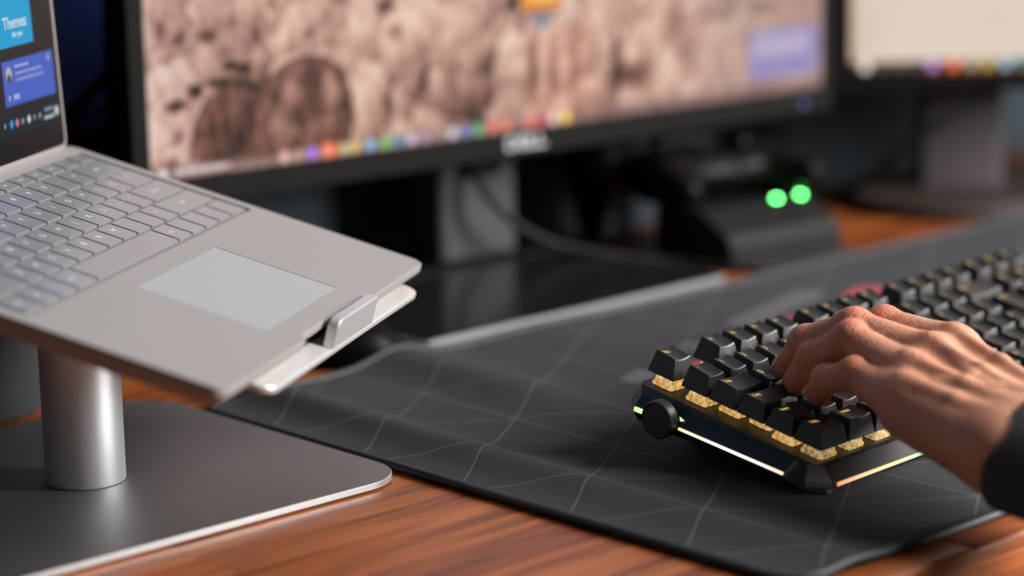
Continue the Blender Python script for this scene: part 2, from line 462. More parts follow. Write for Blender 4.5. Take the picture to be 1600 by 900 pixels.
def print_mark(pts, m, z=0.0004):
    P = np.array(pts); n = len(P)
    zb = mat_z(P[:, 0], P[:, 1])
    v, f = loft([np.c_[P, zb-0.0002], np.c_[P, zb+z]])
    return obj('printed_mark', mesh_from(v, f, 'printed_mark'), m, mat)
def stroke(a, b, w, n=6):
    a, b = V3(*a), V3(*b); d = (b-a)/np.linalg.norm(b-a); p = V3(-d[1], d[0]); out = []
    for c, a0 in ((b, -90), (a, 90)):
        for k in range(n+1):
            t = math.radians(a0+180*k/n); out.append(c+w/2*(d*math.cos(t)+p*math.sin(t)))
    return out
print_mark(stroke((0.216, 0.320), (0.300, 0.350), 0.016), M['greyprint'])
print_mark(stroke((0.372, 0.375), (0.468, 0.402), 0.022), M['greyprint'])
print_mark(stroke((0.258, 0.313), (0.270, 0.316), 0.010), M['redprint'])
print_mark(stroke((0.392, 0.350), (0.402, 0.356), 0.012), M['redprint'])
print_mark(stroke((0.478, 0.362), (0.500, 0.373), 0.028), M['redprint'])

# ================================================================== LAPTOP STAND
PX, PY = -0.1255, 0.384
stand = empty('laptop_stand', (PX, PY, 0), 'silver aluminium laptop stand with square base plate and one round pole', 'laptop stand')
pl = slab(rrect(-0.1600, 0.1205, -0.1205, 0.1205, 0.030, 10), 0.0010, 0.0046, 0.0005, 'base_plate', nb=1, ang=20)
plo = obj('base_plate', pl, M['plate'], stand)
M['plateedge'] = plain('plate_edge', (0.46, 0.46, 0.46), 0.36, 0.55); pl.materials.append(M['plateedge'])
for p in pl.polygons:
    if abs(p.normal.z) < 0.8: p.material_index = 1
for sx in (-0.13, 0.09):
    for sy in (-0.09, 0.09):
        obj('rubber_foot', lathe([(0.006, 0.0001), (0.0065, 0.0009), (0.0065, 0.0012)], 16), M['bezel2'], plo, loc=(sx, sy, 0))
# laptop local frame (u right, v towards hinge, n up), origin front right top corner of the deck
LU = V3(0.8481379, 0.5296719, -0.0104779); LV = V3(-0.5062512, 0.8161465, 0.2785939); LN = V3(0.1561149, -0.2309816, 0.9603518)
LO = V3(0.0733, 0.3421, 0.0953)
LM = Matrix(((LU[0], LV[0], LN[0], LO[0]), (LU[1], LV[1], LN[1], LO[1]), (LU[2], LV[2], LN[2], LO[2]), (0, 0, 0, 1)))
SM = LM.copy(); SM.translation -= Vector((PX, PY, 0))       # same frame, relative to the stand
POLE = (-0.0085, -0.003)
zt = 0.118
n = 64; a = np.linspace(0, 2*np.pi, n, endpoint=False); R = 0.0212
rings = []
for r, z in ((R-0.0004, 0.0047), (R, 0.0052)): rings.append(np.c_[POLE[0]+r*np.cos(a), POLE[1]+r*np.sin(a), np.full(n, z)])
xy = np.c_[POLE[0]+R*np.cos(a), POLE[1]+R*np.sin(a)]
# top of the pole is cut on the slope of the tray underside
d0 = (LO-V3(PX, PY, 0))@LN - 0.0170
zs = (d0 - xy@LN[:2])/LN[2]
rings.append(np.c_[xy, zs])
obj('pole', smooth_by_angle(mesh_from(*loft(rings), name='pole'), 40), M['alu'], stand)
obj('pole_joint', lathe([(R+0.0002, 0.00455), (R+0.0002, 0.0049)], 48), M['groove'], stand, loc=(POLE[0], POLE[1], 0))
tray = obj('tray', slab(rrect(-0.250, -0.012, -0.0045, 0.205, 0.010, 8), -0.0165, -0.0127, 0.0009, 'tray', nb=3), M['polished'], stand)
tray.matrix_local = SM
# stop lip: rounded block standing on the tray's front edge
prof = [(-0.1625, -0.0130)] + [(-0.1625+0.0055*(1-math.cos(t)), 0.0028-0.0055*(1-math.sin(t))) for t in np.linspace(0, math.pi/2, 7)] + \
       [(-0.0985-0.0035*(1-math.sin(t)), 0.0028-0.0035*(1-math.cos(t))) for t in np.linspace(0, math.pi/2, 7)] + [(-0.0985, -0.0130)]
prof = [(px, pz) for px, pz in prof]
lipm = slab(list(reversed([(p[0], p[1]) for p in prof])), -0.0045, 0.0012, 0.0006, 'stop_lip', nb=2)
lipm.transform(Matrix(((1, 0, 0, 0), (0, 0, 1, 0), (0, 1, 0, 0), (0, 0, 0, 1)))); lipm.flip_normals()
lip = obj('stop_lip', lipm, M['alu'], stand, label='upright silver stop lip at the tray front'); lip.matrix_local = SM

# ================================================================== LAPTOP
lap = empty('laptop', label='open light grey laptop tilted on the silver stand, screen cut off at left', cat='laptop', matrix=LM)
LW, LD = 0.3080, 0.2232
notch = [(-0.200, 0.0), (-0.1975, 0.0010), (-0.1955, 0.0034), (-0.193, 0.0042), (-0.115, 0.0042), (-0.1125, 0.0034), (-0.1105, 0.0010), (-0.108, 0.0)]
outline = rrect(-LW, 0, 0, LD, 0.008, 6)
k0 = max(range(len(outline)), key=lambda i: (outline[i][1] < 1e-6, -outline[i][0]))  # last point of front-left corner on front edge
fl = [i for i, p in enumerate(outline) if abs(p[1]) < 1e-6]
i_l = min(fl, key=lambda i: outline[i][0])
outline = outline[i_l+1:]+outline[:i_l+1] if i_l+1 < len(outline) else outline
outline = outline + notch if abs(outline[-1][1]) < 1e-6 else outline
hole_k = rrect(-0.2985, -0.0085, 0.1035, 0.2130, 0.0025, 3); hole_t = rrect(-0.2065, -0.1000, 0.0180, 0.0900, 0.0012, 3)
bm = bmesh.new()
def ringverts(pts, z): return [bm.verts.new((p[0], p[1], z)) for p in pts]
def ringedges(vs): return [bm.edges.new((vs[i], vs[(i+1) % len(vs)])) for i in range(len(vs))]
r_in = ringverts(offset_poly(outline, -0.0005), 0.0); e = ringedges(r_in)
rk = ringverts(hole_k, 0.0); rt = ringverts(hole_t, 0.0); e += ringedges(rk)+ringedges(rt)
bmesh.ops.triangle_fill(bm, use_beauty=True, edges=e, normal=(0, 0, 1))
prev = r_in
for off, z in ((-0.00015, -0.00015), (0.0, -0.0006), (0.0, -0.0040), (-0.0015, -0.0065), (-0.0075, -0.0124)):
    cur = ringverts(offset_poly(outline, off) if off else outline, z)
    for i in range(len(cur)):
        j = (i+1) % len(cur); bm.faces.new((prev[j], prev[i], cur[i], cur[j]))
    prev = cur
bm.faces.new(list(reversed(prev)))
for rv, pts, dep in ((rk, hole_k, 0.0013), (rt, hole_t, 0.0004)):
    lo = ringverts(pts, -dep)
    for i in range(len(lo)):
        j = (i+1) % len(lo); bm.faces.new((rv[i], rv[j], lo[j], lo[i]))
    bm.faces.new(lo)
bmesh.ops.recalc_face_normals(bm, faces=bm.faces)
me = bpy.data.meshes.new('deck'); bm.to_mesh(me); bm.free(); smooth_by_angle(me, 14)
deck = obj('deck', me, M['platinum'], lap)
obj('keyboard_well', slab(offset_poly(hole_k, -0.0002), -0.00128, -0.0011, 0.00003), M['lapwell'], lap)
padm = slab(offset_poly(hole_t, -0.00035), -0.00038, -0.0001, 0.00008); obj('trackpad', padm, M['pad'], lap)
obj('trackpad_gap', slab(offset_poly(hole_t, -0.00005), -0.00039, -0.00030, 0.00002), M['groove'], lap)
U0, PIT = -0.2965, 0.0190
rows_v = [(0.1068, 0.1232), (0.1257, 0.1421), (0.1446, 0.1610), (0.1635, 0.1799), (0.1824, 0.1988), (0.2013, 0.2110)]
lay = [
    [('CTRL', 1.1), ('FN', 1), ('', 1), ('ALT', 1.25), (' ', 5.55), ('ALT', 1.0), ('', 1.0), ('', 1.05), ('', 1.0), ('', 1.05)],
    [('SHIFT', 2.25)]+[(c, 1) for c in 'ZXCVBNM,./']+[('SHIFT', 2.75)],
    [('CAPS', 1.75)]+[(c, 1) for c in "ASDFGHJKL;'"]+[('ENTER', 2.25)],
    [('TAB', 1.5)]+[(c, 1) for c in 'QWERTYUIOP[]']+[('\\', 1.5)],
    [(c, 1) for c in '`1234567890-=']+[('BKSP', 2)],
    [('ESC', 1)]+[('F%d' % k, 1) for k in range(1, 13)]+[('', 1), ('', 1)],
]
cache = {}
leg_cache = {}
def legend_mesh(s, size, key):
    if (s, key) not in leg_cache: leg_cache[(s, key)] = text_mesh(s, size)
    return leg_cache[(s, key)]
for r, keys in enumerate(lay):
    u = U0; v0, v1 = rows_v[r]
    for s, w in keys:
        wid = w*PIT-0.0019; kk = (round(w, 2), r == 5)
        if kk not in cache:
            hw, hh = wid/2, (v1-v0)/2
            cache[kk] = slab(rrect(-hw, hw, -hh, hh, 0.0008, 2), -0.0010, 0.00045, 0.00015, 'key', nb=1)
        k = obj('key', cache[kk], M['lapkey'], lap, loc=(u+wid/2, (v0+v1)/2, 0))
        if s.strip():
            lm = legend_mesh(s, 0.0050 if len(s) == 1 else 0.0030, 'lap')
            obj('legend', lm, M['laplegend'], k, loc=(0 if len(s) == 1 else -0.001, 0.0018 if len(s) == 1 else 0, 0.00050))
        u += w*PIT
# lid and screen, opened 109 degrees
LID = math.radians(109.5)
lid_m = Matrix.Translation((0, LD-0.0045, -0.0020)) @ Matrix.Rotation(LID-math.pi, 4, 'X') @ Matrix.Rotation(math.pi, 4, 'X')
# in lid frame: x right, y away from the hinge along the lid, z facing the user
dirv = V3(0, -math.cos(LID), math.sin(LID)); nrm = V3(0, -math.sin(LID), -math.cos(LID))
lid_m = Matrix(((1, 0, 0, 0), (0, dirv[1], nrm[1], LD-0.0050), (0, dirv[2], nrm[2], -0.0010), (0, 0, 0, 1)))
lidpts = rrect(-LW+0.001, -0.0105, 0.0015, 0.219, 0.007, 6)
lid = obj('lid', slab(lidpts, -0.0050, -0.0003, 0.0008, 'lid', nb=2), M['lidedge'], lap); lid.matrix_local = lid_m
gl = obj('screen_glass', slab(offset_poly(lidpts, -0.0036), -0.00028, 0.0002, 0.00008), M['blackglass'], lid)
hinge = obj('hinge', tube([V3(-LW+0.035, LD-0.0055, -0.0036), V3(-0.035, LD-0.0055, -0.0036)], 0.0028, 12), M['bezel2'], lap)
# display picture on the lid: window tiles and task bar (flat screen picture, colour per vertex)
def picture_mesh(w, h, nx, ts, fn, name):
    s = np.linspace(0, w, nx); t = np.array(ts); S, T = np.meshgrid(s, t, indexing='ij')
    ids = np.arange(S.size).reshape(S.shape)
    qd = np.stack([ids[:-1, :-1], ids[1:, :-1], ids[1:, 1:], ids[:-1, 1:]], -1).reshape(-1, 4)
    me = big_mesh(np.stack([S, T, np.zeros_like(S)], -1).reshape(-1, 3), qd, name)
    C = fn(S.ravel()*1000, T.ravel()*1000)
    at = me.attributes.new('picture', 'FLOAT_COLOR', 'POINT'); at.data.foreach_set('color', np.c_[C, np.ones(len(C))].astype(np.float32).ravel())
    return me
def vnoise(x, y, seed, sc):
    r = np.random.default_rng(seed); G = r.random((64, 64)); x = x/sc+1000; y = y/sc+1000
    i, j = np.floor(x).astype(int), np.floor(y).astype(int); fx, fy = x-i, y-j; fx = fx*fx*(3-2*fx); fy = fy*fy*(3-2*fy)
    g = lambda a, b: G[a % 64, b % 64]
    return (g(i, j)*(1-fx)+g(i+1, j)*fx)*(1-fy)+(g(i, j+1)*(1-fx)+g(i+1, j+1)*fx)*fy
def put(C, m, col): m = np.clip(m, 0, 1)[:, None]; C[:] = C*(1-m)+np.array(col)*m
def rect(s, t, a, b, c, d, soft=0.6):
    return np.clip((s-a)/soft, 0, 1)*np.clip((b-s)/soft, 0, 1)*np.clip((t-c)/soft, 0, 1)*np.clip((d-t)/soft, 0, 1)
def disc(s, t, cs, ct, rx, ry=None, soft=0.25):
    ry = ry or rx; d = np.sqrt(((s-cs)/rx)**2+((t-ct)/ry)**2); return np.clip((1-d)/soft, 0, 1)
SWm, SHm = 0.2830, 0.1885
def lap_pic(s, t):
    s = s-SWm*1000                                    # measured from the right edge
    C = np.tile(np.array(srgb(30, 28, 28)), (len(s), 1))
    C *= (0.75+0.5*vnoise(s, t, 3, 7))[:, None]
    put(C, rect(s, t, -400, 0, -1, 12), srgb(8, 30, 40))
    put(C, rect(s, t, -400, -24, 47.5, 200), srgb(0, 164, 218))
    put(C, rect(s, t, -67, -2, 15.5, 41), srgb(70, 100, 200))
    put(C, disc(s, t, -59, 33.5, 4.2, 4.4), srgb(180, 185, 170)); put(C, disc(s, t, -59, 31, 2.4), srgb(60, 60, 50))
    for k, (a, b, tt, c) in enumerate(((-51, -33, 36.5, 190), (-51, -17, 32.8, 165), (-51, -15, 29.2, 165))):
        put(C, rect(s, t, a, b, tt-1.0, tt+1.0)*(0.45+0.55*(np.sin(s*3.1+k) > -0.3)), srgb(c, c+5, 225))
    put(C, disc(s, t, -8, 37, 2.4, 2.6)*0.6, srgb(170, 180, 225))
    put(C, rect(s, t, -62, -59.5, 18.5, 22), srgb(170, 180, 230)); put(C, rect(s, t, -56, -48, 18.5, 22), srgb(165, 180, 235))
    for cs, col, r in ((-70, (150, 150, 150), 1.5), (-62, (0, 160, 220), 2.6), (-55, (230, 110, 150), 2.4), (-48, (130, 140, 145), 2.0),
                       (-40, (205, 215, 215), 2.4), (-33, (120, 140, 145), 1.8), (-26, (140, 155, 160), 1.8), (-4, (200, 205, 205), 3.2)):
        put(C, disc(s, t, cs, 6, r), srgb(*col))
    put(C, rect(s, t, -20, -8, 7, 9.5)*0.7, srgb(170, 180, 190)); put(C, rect(s, t, -21, -7, 2.5, 5), srgb(180, 190, 200))
    return C
pm = picture_mesh(SWm, SHm, 360, np.linspace(0, SHm, 240), lap_pic, 'display')
disp = obj('display', pm, attr_screen('laptop_display', 0.85), lid, loc=(-LW/2-0.00475-SWm/2, 0.0195, 0.00025))
M['tiletext'] = emis('tile_text', srgb(205, 232, 240), 0.75)
for s_, sz, xx, yy in (('Themes', 0.0092, -0.0460, 0.0605), ('for you', 0.0042, -0.0440, 0.0540)):
    obj('tile_text', text_mesh(s_, sz, offset=0.0002), M['tiletext'], lid, loc=(-0.0170+xx+0.0, yy+0.0195, 0.0005))

# ================================================================== MECHANICAL KEYBOARD
ya, ti = math.radians(4.341), math.radians(12.3)
KM = Matrix.Translation((0.1164, 0.0860, 0.0252)) @ Matrix.Rotation(ya, 4, 'Z') @ Matrix.Rotation(ti, 4, 'X')
kb = empty('mechanical_keyboard', label='black backlit mechanical keyboard with glowing edge strips under the hand', cat='keyboard', matrix=KM)
U = 0.01905; KW = 22.5*U
mm = 0.001
def kring(du, dvf, dvb, hf, hb, cut):
    """outline ring of the case at flare du, front/back v, front/back height, corner cut"""
    x0, x1 = -du, KW+du; c = cut
    pts = [(x0+c, dvf), (x1-c, dvf), (x1, dvf+c), (x1, dvb-c), (x1-c, dvb), (x0+c, dvb), (x0, dvb-c), (x0, dvf+c)]
    return np.array([(u, v, hf+(hb-hf)*(v+0.002)/0.124) for u, v in pts])
rings = [kring(0.006, -0.006, 0.123, -0.0205, -0.027, 0.008), kring(0.0100, -0.0105, 0.1245, -0.0172, -0.0208, 0.009),
         kring(0.0108, -0.0112, 0.1248, -0.0165, -0.0200, 0.010), kring(0.0105, -0.0110, 0.1246, -0.0138, -0.0178, 0.010),
         kring(0.0052, -0.0030, 0.1215, -0.0074, -0.0125, 0.006), kring(0.0030, -0.0010, 0.1205, -0.0068, -0.0075, 0.003)]
v, f = loft(rings); cm = mesh_from(v, f, 'case')
for key in ('case', 'caseside', 'corner'): cm.materials.append(M[key])
for p in cm.polygons:
    c = p.center
    if len(p.vertices) == 4 and abs(p.normal.z) < 0.93:
        if p.normal.x < -0.55 and abs(p.normal.y) < 0.25: p.material_index = 1
        elif abs(p.normal.x) > 0.2 and abs(p.normal.y) > 0.2: p.material_index = 2
obj('case', cm, None, kb)
# left corner shield
cs = [(-0.0112, 0.0125, -0.0145), (-0.0060, 0.0105, -0.0080), (-0.0010, 0.0000, -0.0072), (0.0020, -0.0108, -0.0140), (0.0018, -0.0112, -0.0168), (-0.0005, -0.0104, -0.0196), (-0.0080, 0.0000, -0.0200), (-0.0110, 0.0110, -0.0172)]
cs2 = [(-0.0056, -0.0002, -0.0098)]
def faceted(outer, apexes, push):
    O = np.array(outer); c = O.mean(0); ins = c+(O-c)*0.62+np.array(push)
    v, f = loft([O+np.array(push)*-1.5, O, ins], True, True); return mesh_from(v, f, 'corner_shield')
me = faceted(cs, cs2, (-0.0011, -0.0011, 0.0004)); obj('corner_shield', me, M['corner'], kb, label='faceted charcoal corner piece')
# edge light strips
def strip(a, b, d, t, mat_, name='light_strip'):
    a, b = V3(*a), V3(*b); d = V3(*d); t = V3(*t)
    P = [a, b, b+d, a+d]; v = [p for p in P]+[p+t for p in P]
    f = [(0, 3, 2, 1), (4, 5, 6, 7), (0, 1, 5, 4), (1, 2, 6, 5), (2, 3, 7, 6), (3, 0, 4, 7)]
    bm = bmesh.new(); bm.from_mesh(mesh_from(v, f, name)); bmesh.ops.recalc_face_normals(bm, faces=bm.faces)
    me = bpy.data.meshes.new(name); bm.to_mesh(me); bm.free(); return obj(name, me, mat_, kb)
strip((-0.0115, 0.0130, -0.01585), (-0.0115, 0.0830, -0.0187), (0, 0, 0.0013), (0.0015, 0, 0), M['ledside'])
strip((0.0035, -0.0118, -0.01545), (KW-0.004, -0.0118, -0.01545), (0, 0, 0.0018), (0, 0.0015, 0), M['ledfront'])
strip((-0.0116, 0.1085, -0.0196), (-0.0116, 0.1140, -0.0199), (0, 0, 0.0024), (0.0015, 0, 0), M['ledgreen'])
tri = mesh_from([(-0.0092, 0.0815, -0.0135), (-0.0086, 0.0855, -0.0125), (-0.0089, 0.0845, -0.0150), (-0.0078, 0.0825, -0.0138)], [(0, 1, 2), (0, 3, 1), (1, 3, 2), (0, 2, 3)])
obj('volume_mark', tri, M['ledgreen'], kb)
kn = lathe([(0.0098, 0), (0.0104, 0.0006), (0.0104, 0.0058), (0.0099, 0.0066), (0.0090, 0.0068), (0.0086, 0.0064), (0.0001, 0.0064)], 48)
kn.transform(Matrix.Rotation(-math.pi/2, 4, 'Y'))
obj('volume_knob', kn, M['knob'], kb, loc=(-0.0100, 0.0945, -0.0165), label='round charcoal volume knob')
for fx in (0.05, KW-0.05):
    ft = box(fx-0.016, fx+0.016, 0.100, 0.108, -0.0447, -0.022, 0.001); obj('foot', ft, M['case'], kb)
for fx in (0.03, KW-0.03): obj('rubber_pad', box(fx-0.015, fx+0.015, -0.003, 0.006, -0.0212, -0.0195, 0.0005), M['bezel2'], kb)

HF = [0.0112, 0.0104, 0.0102, 0.0105, 0.0110, 0.0112]; HB = [0.0106, 0.0102, 0.0106, 0.0114, 0.0122, 0.0124]
def top_h(r, w, d, x, y):
    """height of the dished top; x from key centre, y from key front"""
    t = np.clip((y-0.0034)/(d-0.0052), 0, 1); base = HF[r]+(HB[r]-HF[r])*t
    hw = w/2-0.0029; return base-0.0011*np.clip(1-(x/hw)**2, 0, 1)
def keycap(w, d, r, n=8):
    hw = w/2; rings = []
    def ring(iu, f, b, zf):
        pts = []
        x = np.linspace(-hw+iu, hw-iu, n+1)
        for xx in x: pts.append((xx, f))
        for xx in x[::-1]: pts.append((xx, b))
        return np.array([(px, py, zf(px, py)) for px, py in pts])
    rings.append(ring(0.0002, 0.0002, d-0.0002, lambda x, y: 0.0))
    rings.append(ring(0.0, 0.0, d, lambda x, y: 0.0006))
    rings.append(ring(0.0027, 0.0031, d-0.0016, lambda x, y: float(top_h(r, w, d, x, y))-0.0005))
    rings.append(ring(0.0030, 0.0035, d-0.0019, lambda x, y: float(top_h(r, w, d, x, y))))
    m = 2*(n+1); v = [tuple(p) for rg in rings for p in rg]; f = []
    for k in range(3):
        for i in range(m):
            j = (i+1) % m; f.append((k*m+i, k*m+j, (k+1)*m+j, (k+1)*m+i))
    o = 3*m
    for i in range(n): f.append((o+i, o+i+1, o+m-2-i, o+m-1-i))
    f.append(tuple(reversed(range(m))))
    return smooth_by_angle(mesh_from(v, f, 'keycap'), 16)
kc = {}
sw_lo = slab(rrect(-0.0078, 0.0078, -0.0078, 0.0078, 0.0008, 2), -0.0068, -0.0018, 0.0004, 'switch', nb=1)
def switch_mesh():
    rs = []
    for hx, z in ((0.0069, -0.0069), (0.0070, -0.0052), (0.0064, -0.0048), (0.0058, -0.0022), (0.0048, -0.0008), (0.0030, 0.0004)):
        p = np.array(rrect(-hx, hx, -hx, hx, 0.0009, 2)); rs.append(np.c_[p, np.full(len(p), z)])
    return smooth_by_angle(mesh_from(*loft(rs), name='switch'), 25)
swm = switch_mesh()
def add_key(u, r, w, leg, tall=1.0, vis=True):
    v0 = r*U if r < 5 else 0.0998
    wid = w*U-0.0010; d = tall*U-0.0010; kk = (w, r, tall)
    if kk not in kc: kc[kk] = keycap(wid, d, r)
    c = obj('keycap', kc[kk], M['keycap'], kb, loc=(u*U+wid/2, v0, 0))
    if vis:
        for dx in ((0,) if w < 5 else (-0.05, 0, 0.05)):
            obj('switch', swm, M['switch'], kb, loc=(u*U+wid/2+dx, v0+d/2-0.0002, 0))
    if leg:
        size = 0.0046 if len(leg) == 1 else (0.0034 if len(leg) < 4 else 0.0031)
        key = (leg, w, r)
        if key not in leg_cache:
            me = text_mesh(leg, size, offset=0.00005)
            lx = -(wid/2-0.0030)+(0.0036 if len(leg) == 1 else 0.0042 if len(leg) < 4 else 0.0052); ly = d-0.0019-0.0032
            if leg == 'WIN': lx = 0.0
            for vt in me.vertices:
                x, y = vt.co.x+lx, vt.co.y+ly; vt.co = (x, y, float(top_h(r, wid, d, x, y))+0.00006)
            leg_cache[key] = me
        obj('legend', leg_cache[key], M['legend'], c)
add_key(0, 5, 1, 'ESC')
for k in range(12): add_key(2+k+(k//4)*0.5, 5, 1, 'F%d' % (k+1))
for k, s in enumerate(('PRT', 'SCR', 'PAU')): add_key(15.25+k, 5, 1, s)
for k, s in enumerate('`1234567890-='): add_key(k, 4, 1, s)
add_key(13, 4, 2, 'BACK')
add_key(0, 3, 1.5, 'TAB')
for k, s in enumerate('QWERTYUIOP[]'): add_key(1.5+k, 3, 1, s)
add_key(13.75, 2, 1.25, 'ENTER', tall=2.0)
add_key(0, 2, 1.75, 'CAPS')
for k, s in enumerate("ASDFGHJKL;'#"): add_key(1.75+k, 2, 1, s)
add_key(0, 1, 1.25, 'SHIFT')
for k, s in enumerate('\\ZXCVBNM,./'): add_key(1.25+k, 1, 1, s)
add_key(12.25, 1, 2.75, 'SHIFT')
for u_, w_, s in ((0, 1.25, 'CTRL'), (1.25, 1.25, 'WIN'), (2.5, 1.25, 'ALT'), (3.75, 6.25, None), (10, 1.25, 'ALT'), (11.25, 1.25, 'WIN'), (12.5, 1.25, 'FN'), (13.75, 1.25, 'CTRL')): add_key(u_, 0, w_, s)
for r, labs in ((4, ('INS', 'HOM', 'PUP')), (3, ('DEL', 'END', 'PDN'))):
    for k, s in enumerate(labs): add_key(15.25+k, r, 1, s)
add_key(16.25, 1, 1, '^')
for k in range(3): add_key(15.25+k, 0, 1, '<v>'[k])
for r in (4, 3, 2, 1):
    for k in range(3): add_key(18.5+k, r, 1, {4: ('NUM', '/', '*'), 3: '789', 2: '456', 1: '123'}[r][k], vis=False)
add_key(21.5, 4, 1, '-', vis=False); add_key(21.5, 2, 1, '+', tall=2.0, vis=False); add_key(21.5, 0, 1, None, tall=2.0, vis=False)
add_key(18.5, 0, 2, '0', vis=False); add_key(20.5, 0, 1, '.', vis=False)

# ================================================================== HAND
J = dict(p=[(129.9, 43.1, 58.4), (133.5, 78.1, 64.1), (135.4, 98.4, 57.5), (139.8, 108.3, 47.8)],
         r=[(143.9, 51.2, 65.7), (149.7, 94.2, 77.0), (147.1, 117.8, 63.5), (145.1, 126.5, 49.9)],
         m=[(162.6, 52.3, 71.5), (159.6, 100.8, 80.6), (154.7, 129.4, 68.6), (153.3, 140.7, 54.3)],
         i=[(182.3, 53.7, 72.8), (182.5, 99.8, 78.0), (186.2, 122.5, 63.9), (189.6, 138.3, 54.2)])
RAD = dict(p=(10.2, 8.6, 7.8, 6.8), r=(11.2, 9.8, 9.0, 7.8), m=(11.4, 10.0, 9.2, 8.0), i=(11.4, 10.0, 9.0, 7.8))
J = {k: [np.array(q) for q in v] for k, v in J.items()}
WR = V3(138, -30, 46)
F = Field((88, -75, 12), (218, 156, 100), 0.95)
fingers = None
for k in 'prmi':
    j, r = J[k], RAD[k]
    g = F.cone(j[0], j[1], r[0], r[1]*0.93)
    g = smin(g, F.cone(j[1], j[2], r[1]*0.93, r[2]*0.96), 2.5)
    g = smin(g, F.cone(j[2], j[3], r[2]*0.96, r[3]), 2.5)
    mid = (j[1]+j[2])/2-(j[1]-j[0])/np.linalg.norm(j[1]-j[0])*0; dn = np.cross(np.cross(j[1]-j[0], j[2]-j[1]), j[1]-j[0])
    up = (j[1]-j[0])/np.linalg.norm(j[1]-j[0])-(j[2]-j[1])/np.linalg.norm(j[2]-j[1]); up /= np.linalg.norm(up)
    g = smin(g, F.ell(j[1]+up*1.3, (r[1]*0.84,)*3), 6)                    # knuckle
    a_, b_ = j[0]*0.62+j[1]*0.38, j[0]*0.35+j[1]*0.65
    pad = np.array((0, 0, -3.0)); g = smin(g, F.cone(a_+pad, b_+pad, r[0]*0.90, r[1]*0.90), 6)   # soft underside
    up2 = (j[2]-j[1])/np.linalg.norm(j[2]-j[1])-(j[3]-j[2])/np.linalg.norm(j[3]-j[2]); nn = np.linalg.norm(up2)
    if nn > 1e-3: g = smin(g, F.ell(j[2]+up2/nn*1.2, (r[2]*0.82,)*3), 5)
    fingers = g if fingers is None else np.minimum(fingers, g)
palm = None
WX = {'p': V3(117, -26, 47), 'r': V3(128, -28, 51), 'm': V3(141, -29, 54), 'i': V3(154, -29, 56)}
for k in 'prmi':
    rm = {'p': 12.5, 'r': 12.5, 'm': 12.5, 'i': 12.0}[k]
    g = F.cone(J[k][0]+V3(0, -1, -2.0), WX[k], rm, 14.0); palm = g if palm is None else smin(palm, g, 9)
low = V3(0, 0, -10)
palm = smin(palm, F.cone(J['p'][0]+V3(0, -2, -8), V3(119, -22, 40), 12.5, 15.5), 10)      # hypothenar
palm = smin(palm, F.cone(J['r'][0]+V3(2, -6, -10), V3(136, -15, 34), 9, 14), 10)
palm = smin(palm, F.cone(J['i'][0]+V3(-4, -6, -11), V3(158, -12, 38), 8, 14), 10)         # thenar side
# thumb
TH = [V3(158, -14, 40), V3(182, 18, 42), V3(193, 50, 47), V3(197, 76, 46.5)]
th = smin(F.cone(TH[0], TH[1], 14, 10.5), F.cone(TH[1], TH[2], 10.5, 9.2), 4); th = smin(th, F.cone(TH[2], TH[3], 9.2, 7.6), 3)
# forearm
FA = V3(0.06, -0.985, -0.13); FC = V3(136, -30, 49)
Rr = math.radians(17); ex = V3(math.cos(Rr), 0, math.sin(Rr)); ex -= FA*(ex@FA); ex /= np.linalg.norm(ex); ez = np.cross(FA, ex)
E0 = FC+FA*42
arm = smin(F.cone(WX['p']+V3(4, 2, -2), E0-ex*14, 15.5, 17.0), F.cone(WX['i']+V3(-2, 2, -3), E0+ex*14, 15.5, 17.0), 14)
arm = smin(arm, F.cone((WX['r']+WX['m'])/2+V3(0, 2, -2), E0, 16, 18), 12)
body = smin(palm, fingers, 5.0); body = smin(body, th, 6.0); body = smin(body, arm, 14.0)
# extensor tendons and knuckles as raised ridges on the back of the hand
for k in 'prmi':
    dirn = WX[k]-J[k][0]; dirn = dirn/np.linalg.norm(dirn); upv = V3(-0.22, 0.0, 0.97)
    upv = upv-dirn*(upv@dirn); upv /= np.linalg.norm(upv)
    body = smin(body, F.ell(J[k][0]+upv*3.2, (8.5, 11.5, 8.0)), 9)
    s0 = J[k][0]+upv*10.8; s1 = WX[k]+upv*13.2+V3(6, 0, 0)*(1 if k in 'pr' else 0.3)
    pm_ = s0*0.5+s1*0.5+upv*(0.6)
    body = smin(body, F.cone(s0, pm_, 2.8, 2.4), 5.5); body = smin(body, F.cone(pm_, s1, 2.4, 2.4), 5.5)
for a_, b_, c_ in (((152, 28, 75), (143, 12, 73), (139, -8, 69.5)), ((132, 24, 69), (135, 4, 68.5), (140, -12, 69))):   # veins
    body = smin(body, F.cone(a_, b_, 1.4, 1.5), 5); body = smin(body, F.cone(b_, c_, 1.5, 1.5), 5)
hv, hq = surface_nets(body.astype(np.float32), F.lo, F.h)
